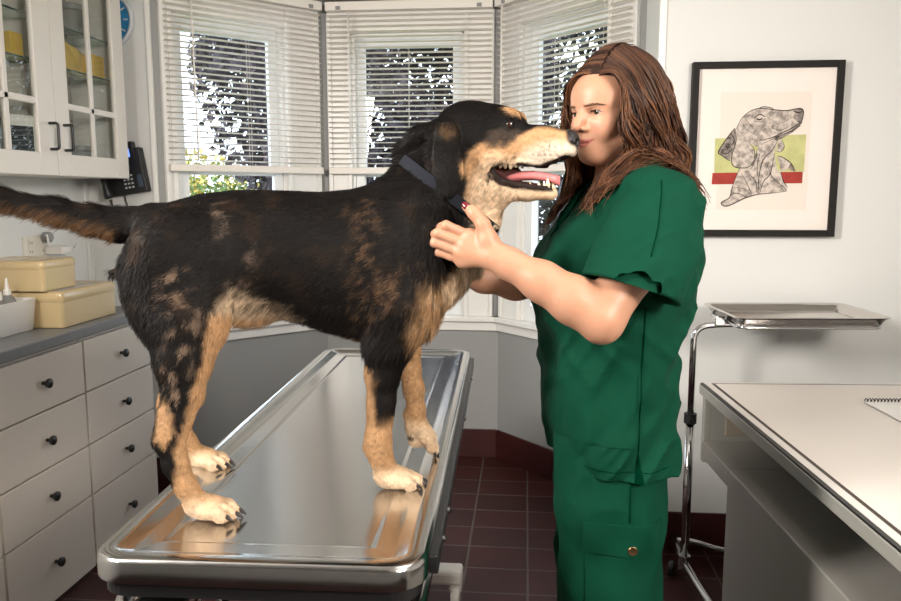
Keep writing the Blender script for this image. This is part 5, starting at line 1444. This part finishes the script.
def patch(name, x0, x1, z0, z1, bvh, parent, m, th=.0022, n=14, skew=0):
    b_ = bm_new(); A = [[None]*(n+1) for _ in range(n+1)]
    g = [[onto(bvh, x0+(x1-x0)*i/n+skew*j/n, z0+(z1-z0)*j/n, off=.0006) for j in range(n+1)] for i in range(n+1)]
    if any(p is None for r_ in g for p in r_): b_.free(); return None
    F_ = [[b_.verts.new(Vector(wl(p))+Vector((0,-th,0))) for p in r_] for r_ in g]; B_ = [[b_.verts.new(Vector(wl(p))+Vector((0,.001,0))) for p in r_] for r_ in g]
    for i in range(n):
        for j in range(n): b_.faces.new((F_[i][j], F_[i+1][j], F_[i+1][j+1], F_[i][j+1])); b_.faces.new((B_[i][j], B_[i][j+1], B_[i+1][j+1], B_[i+1][j]))
    for i in range(n):
        for k_ in (0, n): b_.faces.new((F_[i][k_], F_[i+1][k_], B_[i+1][k_], B_[i][k_])); b_.faces.new((F_[k_][i], F_[k_][i+1], B_[k_][i+1], B_[k_][i]))
    return obj(name, b_, m, parent, smooth=40)
seam('side_seam', [(.216,1.20),(.214,1.1),(.214,1.0),(.212,.93)], tb_, top, M_seam)
patch('lower_pocket', .075, .205, .94, 1.075, tb_, top, M_scrub)
seam('pocket_hem', [(.078,1.058),(.203,1.055)], tb_, top, M_seam, .0009)
seam('hem_stitching', [(.10,.895),(.16,.893),(.205,.893)], tb_, top, M_seam, .0008); seam('hem_stitching', [(.222,.893),(.27,.895)], tb_, top, M_seam, .0008)
seam('shoulder_seam', [(.232,1.425),(.222,1.36),(.205,1.30)], tb_, top, M_seam, .0010)
# dark patch on the hem, shade of the open slit put into its colour
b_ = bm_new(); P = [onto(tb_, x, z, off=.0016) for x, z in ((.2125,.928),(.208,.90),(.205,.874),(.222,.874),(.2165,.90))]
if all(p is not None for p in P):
    rings(b_, [[Vector(wl(p)) for p in P], [Vector(wl(p))+Vector((0,.002,0)) for p in P]]); obj('side_slit_shade', b_, mat('slit_shadow_green', (.0006,.020,.010), .95, spec=0), top)
else: b_.free()
# neckband along the V
def vline(sgn):
    P = []
    for i in range(13):
        f = i/12; z = 1.318+f*(1.425-1.318); v = sgn*min((z-1.325)*.52+.004, .062)
        o_ = np.array([.20,1.605])+lx*v; d_ = np.array([fx[0], fx[1], 0])
        h_ = tb_.ray_cast(Vector((o_[0]+fx[0]*.4, o_[1]+fx[1]*.4, z)), Vector((-fx[0], -fx[1], 0)), .6)
        if h_[0]: P.append(Vector(wl(h_[0]))+Vector((fx[0]*.001, fx[1]*.001, 0)))
    if len(P) > 3:
        b_ = bm_new(); tube(b_, P, .0022, 6); obj('neckband', b_, M_seam, top, smooth=True)
vline(1); vline(-1)

# ---- trousers
lf = Field(grade(.02,.40,step=.0048), grade(1.36,1.84,step=.0048), grade(.03,1.0,step=.0052))
for y0, y1 in ((1.515,1.495), (1.685,1.705)):
    lf.chain([((.172,y0+.006*(1 if y0<1.6 else -1),.93),.084),((.176,y0,.86),.090),((.178,y0-.003,.78),.092),((.180,(y0+y1)/2,.62),.086),((.184,y1,.46),.082),((.197,y1,.25),.080),((.206,y1,.05),.084)], .03, ((0,1,0),1.04))
lf.cone((.170,1.545,.93), (.170,1.655,.93), .088, .088, .05)
displace(lf, lambda p: folds(rot2(p, 'Y', .35), 41, .010, 12, 8, 4)+folds(rot2(p, 'Y', -.5), 42, .008, 10, 8, 6)+.001*vnoise(p, 50, 43, 2))
G2 = lf.F.copy(); lf.F = np.maximum(G2, -(G2+.011)); Zl = lf.Z[None, None, :]; lf.F = np.maximum(lf.F, np.maximum(.05-Zl, Zl-.955)+0*lf.F)
lv, lq = lf.mesh(); lv = smooth_mesh(lv, lq, 2, .5)
trs = np_mesh('scrub_trousers', wl(lv), lq, M_scrub, woman); trs['label'] = 'dark green cargo scrub trousers'
lb_ = BVHTree.FromPolygons([tuple(x) for x in lv], [tuple(x) for x in lq.tolist()])
patch('cargo_pocket', .122, .258, .56, .778, lb_, trs, M_scrub, .003)
fl_ = patch('pocket_flap', .115, .264, .728, .790, lb_, trs, M_scrub, .0058)
seam('flap_stitching', [(.119,.786),(.260,.786)], lb_, fl_ or trs, M_seam, .0008)
seam('side_seam', [(.200,.868),(.199,.83),(.199,.795)], lb_, trs, M_seam)
p = onto(lb_, .206, .742, off=.0066)
if p is not None:
    b_ = bm_new(); lathe(b_, [(.0088,0),(.0092,.0012),(.0078,.0024),(.0045,.0016),(.0,.0016)], 18, Matrix.Translation(Vector(wl(p))) @ Matrix.Rotation(pi/2,4,'X')); b2 = obj('button', b_, mat('brass_button', (.22,.14,.07), .35, metal=.9), fl_ or trs, smooth=40)
# ---- shoes
for y1 in (1.50, 1.70):
    b_ = bm_new(); rr = []
    for x, hw, h_ in ((.262,.012,.05),(.255,.030,.07),(.225,.036,.085),(.17,.037,.08),(.12,.042,.062),(.07,.043,.05),(.035,.034,.042),(.018,.012,.03)):
        rr.append([Vector(wl((x, y1+hw*cos(2*pi*k/14), .004+h_*.5+h_*.5*sin(2*pi*k/14)))) for k in range(14)])
    rings(b_, rr); obj('shoe', b_, M_black, woman, smooth=True)

# ---- hair: a scalp cap and several thousand wavy strands
hf = Field(grade(-.02,.40,step=.0045), grade(1.44,1.86,step=.0045), grade(1.28,1.72,step=.0045))
hf.frame(FR, FO, FS)
hf.ell((0,-.092,.040), (.076,.094,.100), .02)
for y in (-1, 1):
    hf.chain([((y*.055,-.078,.03),.026),((y*.062,-.082,-.03),.022),((y*.064,-.085,-.10),.020),((y*.060,-.085,-.15),.012)], .03)
    hf.chain([((y*.040,-.14,.02),.045),((y*.045,-.15,-.06),.038),((y*.05,-.15,-.13),.026)], .03)
hf.chain([((0,-.15,.02),.05),((0,-.16,-.07),.04),((0,-.155,-.13),.025)], .03)
hf.ell((0,.0,-.022), (.065,.058,.098), .012, op='sub')
hf.ell((0,-.02,-.14), (.05,.085,.07), .015, op='sub')
hf.frame()
hv, hq = hf.mesh(); hv = smooth_mesh(hv, hq, 2, .5)
hr = np.random.default_rng(8)
HV, HQ, HC = [hv], [hq], [np.tile(np.array([.022,.009,.005]), (len(hv), 1))]
def catmull(P, t):
    """P (N,k,3) control points, t (m,) in [0,1] -> (N,m,3)"""
    k = P.shape[1]; x = t*(k-1); i = np.clip(np.floor(x).astype(int), 0, k-2); f = (x-i)[None, :, None]
    p0, p1, p2, p3 = P[:, np.maximum(i-1, 0)], P[:, i], P[:, i+1], P[:, np.minimum(i+2, k-1)]
    return .5*(2*p1+(p2-p0)*f+(2*p0-5*p1+4*p2-p3)*f*f+(3*p1-p0-3*p2+p3)*f**3)
def samp3(p):
    out = 0; ii, ff3 = [], []
    for k, ax in enumerate(GA):
        st = ax[1]-ax[0]; x = (p[:, k]-ax[0])/st; i = np.clip(np.floor(x).astype(int), 0, len(ax)-2); ii.append(i); ff3.append(np.clip(x-i, 0, 1))
    for a in (0,1):
        for b in (0,1):
            for c in (0,1):
                w3 = (ff3[0] if a else 1-ff3[0])*(ff3[1] if b else 1-ff3[1])*(ff3[2] if c else 1-ff3[2])
                out = out+w3*G[ii[0]+a, ii[1]+b, ii[2]+c]
    inb = np.all([(p[:, k] > ax[0]) & (p[:, k] < ax[-1]) for k, ax in enumerate(GA)], 0)
    return np.where(inb, out, .5)
def push_out(p, clear):
    for _ in range(3):
        g = samp3(p); m = g < clear
        if not m.any(): break
        q = p[m]; e = .004
        gr = nrm(np.stack([samp3(q+np.eye(3)[k]*e)-samp3(q-np.eye(3)[k]*e) for k in range(3)], 1))
        p[m] = q+gr*(clear[m]-g[m])[:, None]
    return p
def locks(N, ctrl, seed, start=(0,.45), rad=.00115, wave=.019, spread=.026, freq=2.5, tmin=.86):
    """ctrl(u) -> (N,k,3) guide points in the face frame; u in [0,1] front to back"""
    global HV
    r_ = np.random.default_rng(seed); u = r_.random(N); P = ctrl(u); m = 30
    nl = 26; li = (u*nl).astype(int); lj = np.random.default_rng(seed+1).random(nl+1)[li]; lk = np.random.default_rng(seed+2).random(nl+1)[li]
    uc_ = (li+.5)/nl; Pc = ctrl(uc_);  kk = np.linspace(0, 1, P.shape[1])[None, :, None]
    P = P+(Pc-P)*sstep(.25, .95, kk)*.62                      # strands gather into locks towards the ends
    P[:, :, 2] += .16*np.maximum(P[:, :, 2]-.02, 0)
    t0 = r_.uniform(*start, N)*r_.random(N)**.7; t1 = np.minimum(1, r_.uniform(tmin, 1, N))
    tt = np.linspace(0, 1, m)
    S = np.stack([catmull(P[i:i+1], t0[i]+(t1[i]-t0[i])*tt)[0] for i in range(N)])
    ctr = np.array([0,-.085,.0]); out = S-ctr; out[:, :, 2] *= .25; out = nrm(out)
    tn_ = nrm(np.gradient(S, axis=1)); side = nrm(np.cross(tn_, out))
    gt = t0[:, None]+(t1-t0)[:, None]*tt[None]
    off = r_.uniform(0, 1, N)[:, None]; sp = r_.normal(0, 1, N)[:, None]
    amp = wave*(.5+lk[:, None])*sstep(.12, .62, gt); ph = lj[:, None]*6.28+r_.normal(0, .30, N)[:, None]; freq = freq*(.85+.3*lj[:, None])
    S = S+out*(.003+spread*off*sstep(0, .35, gt))[:, :, None]
    S += side*(sp*.006*sstep(.1, .6, gt)+amp*np.sin(gt*freq*6.28+ph))[:, :, None]+out*(amp*.7*np.cos(gt*freq*6.28+ph*1.3))[:, :, None]
    Wd = S.reshape(-1, 3)*FS @ FR.T + FO
    Wd = push_out(Wd, np.repeat(.005+.016*off[:, 0], m)).reshape(N, m, 3)
    Wd[:, 1:-1] = (Wd[:, :-2]+2*Wd[:, 1:-1]+Wd[:, 2:])/4
    tn_ = nrm(np.gradient(Wd, axis=1)); a = nrm(np.cross(tn_, np.array([0.3,.2,.93]))); b = np.cross(tn_, a)
    pr = (rad*(1-.6*tt**3)*np.minimum(1, .4+tt*6))[None, :, None]
    ring = np.stack([Wd+(a*cos(q)+b*sin(q))*pr for q in (0, 2.094, 4.189)], 2)       # N,m,3,3
    V = ring.reshape(-1, 3); base = (np.arange(N)[:, None, None]*m+np.arange(m-1)[None, :, None])*3
    k = np.arange(3)[None, None]; k2 = (k+1) % 3
    Q = np.stack([base+k, base+k2, base+3+k2, base+3+k], -1).reshape(-1, 4)
    tone = np.clip(r_.normal(.34, .20, N)+.65*(lk-.5), 0, 1)[:, None, None]
    colr = np.array([.020,.0065,.0035])*(1-tone)+np.array([.225,.095,.043])*tone
    colr = colr*(.75+.55*gt[:, :, None])
    C_ = np.repeat(colr[:, :, None, :], 3, 2).reshape(-1, 3)
    o_ = sum(len(x) for x in HV); HV.append(V); HQ.append(Q+o_); HC.append(C_)
def G_near(u):
    o_ = np.ones_like(u)
    return np.stack([np.stack([.028*o_, -.016-.107*u, .060+.072*np.sin(np.minimum(u*1.1+.08, 1)*1.9)], 1),
                     np.stack([.066-.006*u, -.022-.115*u, .070+.02*u], 1),
                     np.stack([.0795-.010*u, -.035-.118*u, .015*o_], 1),
                     np.stack([.084-.020*u, -.036-.140*u, -.050*o_], 1),
                     np.stack([.084-.012*u, -.030-.165*u, -.115*o_], 1),
                     np.stack([.075+.010*u, -.012-.150*u, -.190+.01*u], 1),
                     np.stack([.058+.010*u, .008-.150*u, -.262+.06*u], 1)], 1)
def G_far(u):
    o_ = np.ones_like(u)
    return np.stack([np.stack([.028*o_, -.016-.107*u, .061+.073*np.sin(np.minimum(u*1.1+.08, 1)*1.9)], 1),
                     np.stack([-.018*o_, -.015-.10*u, .068+.056*np.sin(np.minimum(u+.1, 1)*1.8)], 1),
                     np.stack([-.054+.000*u, -.024-.098*u, .050+.012*u], 1),
                     np.stack([-.069+.004*u, -.034-.105*u, .008*o_], 1),
                     np.stack([-.072+.008*u, -.036-.11*u, -.060*o_], 1),
                     np.stack([-.068+.006*u, -.020-.125*u, -.130*o_], 1),
                     np.stack([-.060+.0*u, .006-.14*u, -.205*o_], 1),
                     np.stack([-.048+.0*u, .018-.15*u, -.262*o_], 1)], 1)
def G_back(u):
    o_ = np.ones_like(u); an = (u-.5)*2.2
    sx, cx = np.sin(an), -np.cos(an)
    return np.stack([np.stack([.02+.01*sx, -.09-.02*o_, .124*o_], 1),
                     np.stack([.060*sx, -.092+.085*cx, .085*o_], 1),
                     np.stack([.074*sx, -.090+.092*cx, .02*o_], 1),
                     np.stack([.078*sx, -.090+.098*cx, -.06*o_], 1),
                     np.stack([.080*sx, -.090+.096*cx, -.135*o_], 1),
                     np.stack([.076*sx, -.092+.090*cx, -.205*o_], 1)], 1)
locks(2600, G_near, 61); locks(1800, G_far, 62); locks(1700, G_back, 63)
M_hair = attr_mat('auburn_hair', .5, spec=.3)
hair = np_mesh('hair', wl(np.concatenate(HV)), np.concatenate(HQ), M_hair, woman, True, np.concatenate(HC))
hair['label'] = 'long wavy auburn hair'
# ================================================================== LIGHT AND CAMERA
w = bpy.data.worlds.new('sky'); SC.world = w; w.use_nodes = True
bg = w.node_tree.nodes['Background']; bg.inputs['Color'].default_value = (.80,.90,1,1); bg.inputs['Strength'].default_value = 4.2
def area(name, loc, tgt, sx, sy, power, color=(1,1,1)):
    l = bpy.data.lights.new(name, 'AREA'); l.shape = 'RECTANGLE'; l.size = sx; l.size_y = sy; l.energy = power; l.color = color
    o = bpy.data.objects.new(name, l); COL.objects.link(o); o.location = loc
    d = Vector(tgt)-Vector(loc); o.rotation_euler = d.to_track_quat('-Z', 'Y').to_euler()
    return o
sun = bpy.data.lights.new('sun', 'SUN'); sun.energy = 3.5; sun.angle = .01; sun.color = (1,.93,.8)
so_ = bpy.data.objects.new('sun', sun); COL.objects.link(so_); so_.rotation_euler = (R(48), 0, R(-25))
k_ = area('key_lamp', (-1.72, .45, 2.12), (.45, 2.4, 1.50), .45, .7, 42, (1,.94,.87)); k_.data.spread = R(120)
k_ = area('side_fill', (1.5, -.5, 2.2), (-1.4, 2.4, 1.3), .8, .8, 54, (1,.92,.83)); k_.data.spread = R(120)  # unseen fill light added to brighten the cream cabinets on the left
area('ceiling_lamp', (.8, .9, 2.34), (.8, .9, 0), 1.2, .6, 11, (1,.94,.87))

cam = bpy.data.cameras.new('camera'); co = bpy.data.objects.new('camera', cam); COL.objects.link(co)
cam.sensor_fit = 'HORIZONTAL'; cam.sensor_width = 36; cam.lens = 36*780/901; cam.clip_start = .05
co.location = (0, 0, 1.4); co.rotation_euler = (pi/2-math.atan(105.5/780), 0, R(5.5))
SC.camera = co
SC.view_settings.view_transform = 'Standard'; SC.view_settings.look = 'None'
SC.view_settings.exposure = .15; SC.view_settings.gamma = 1; SC.view_settings.use_curve_mapping = False
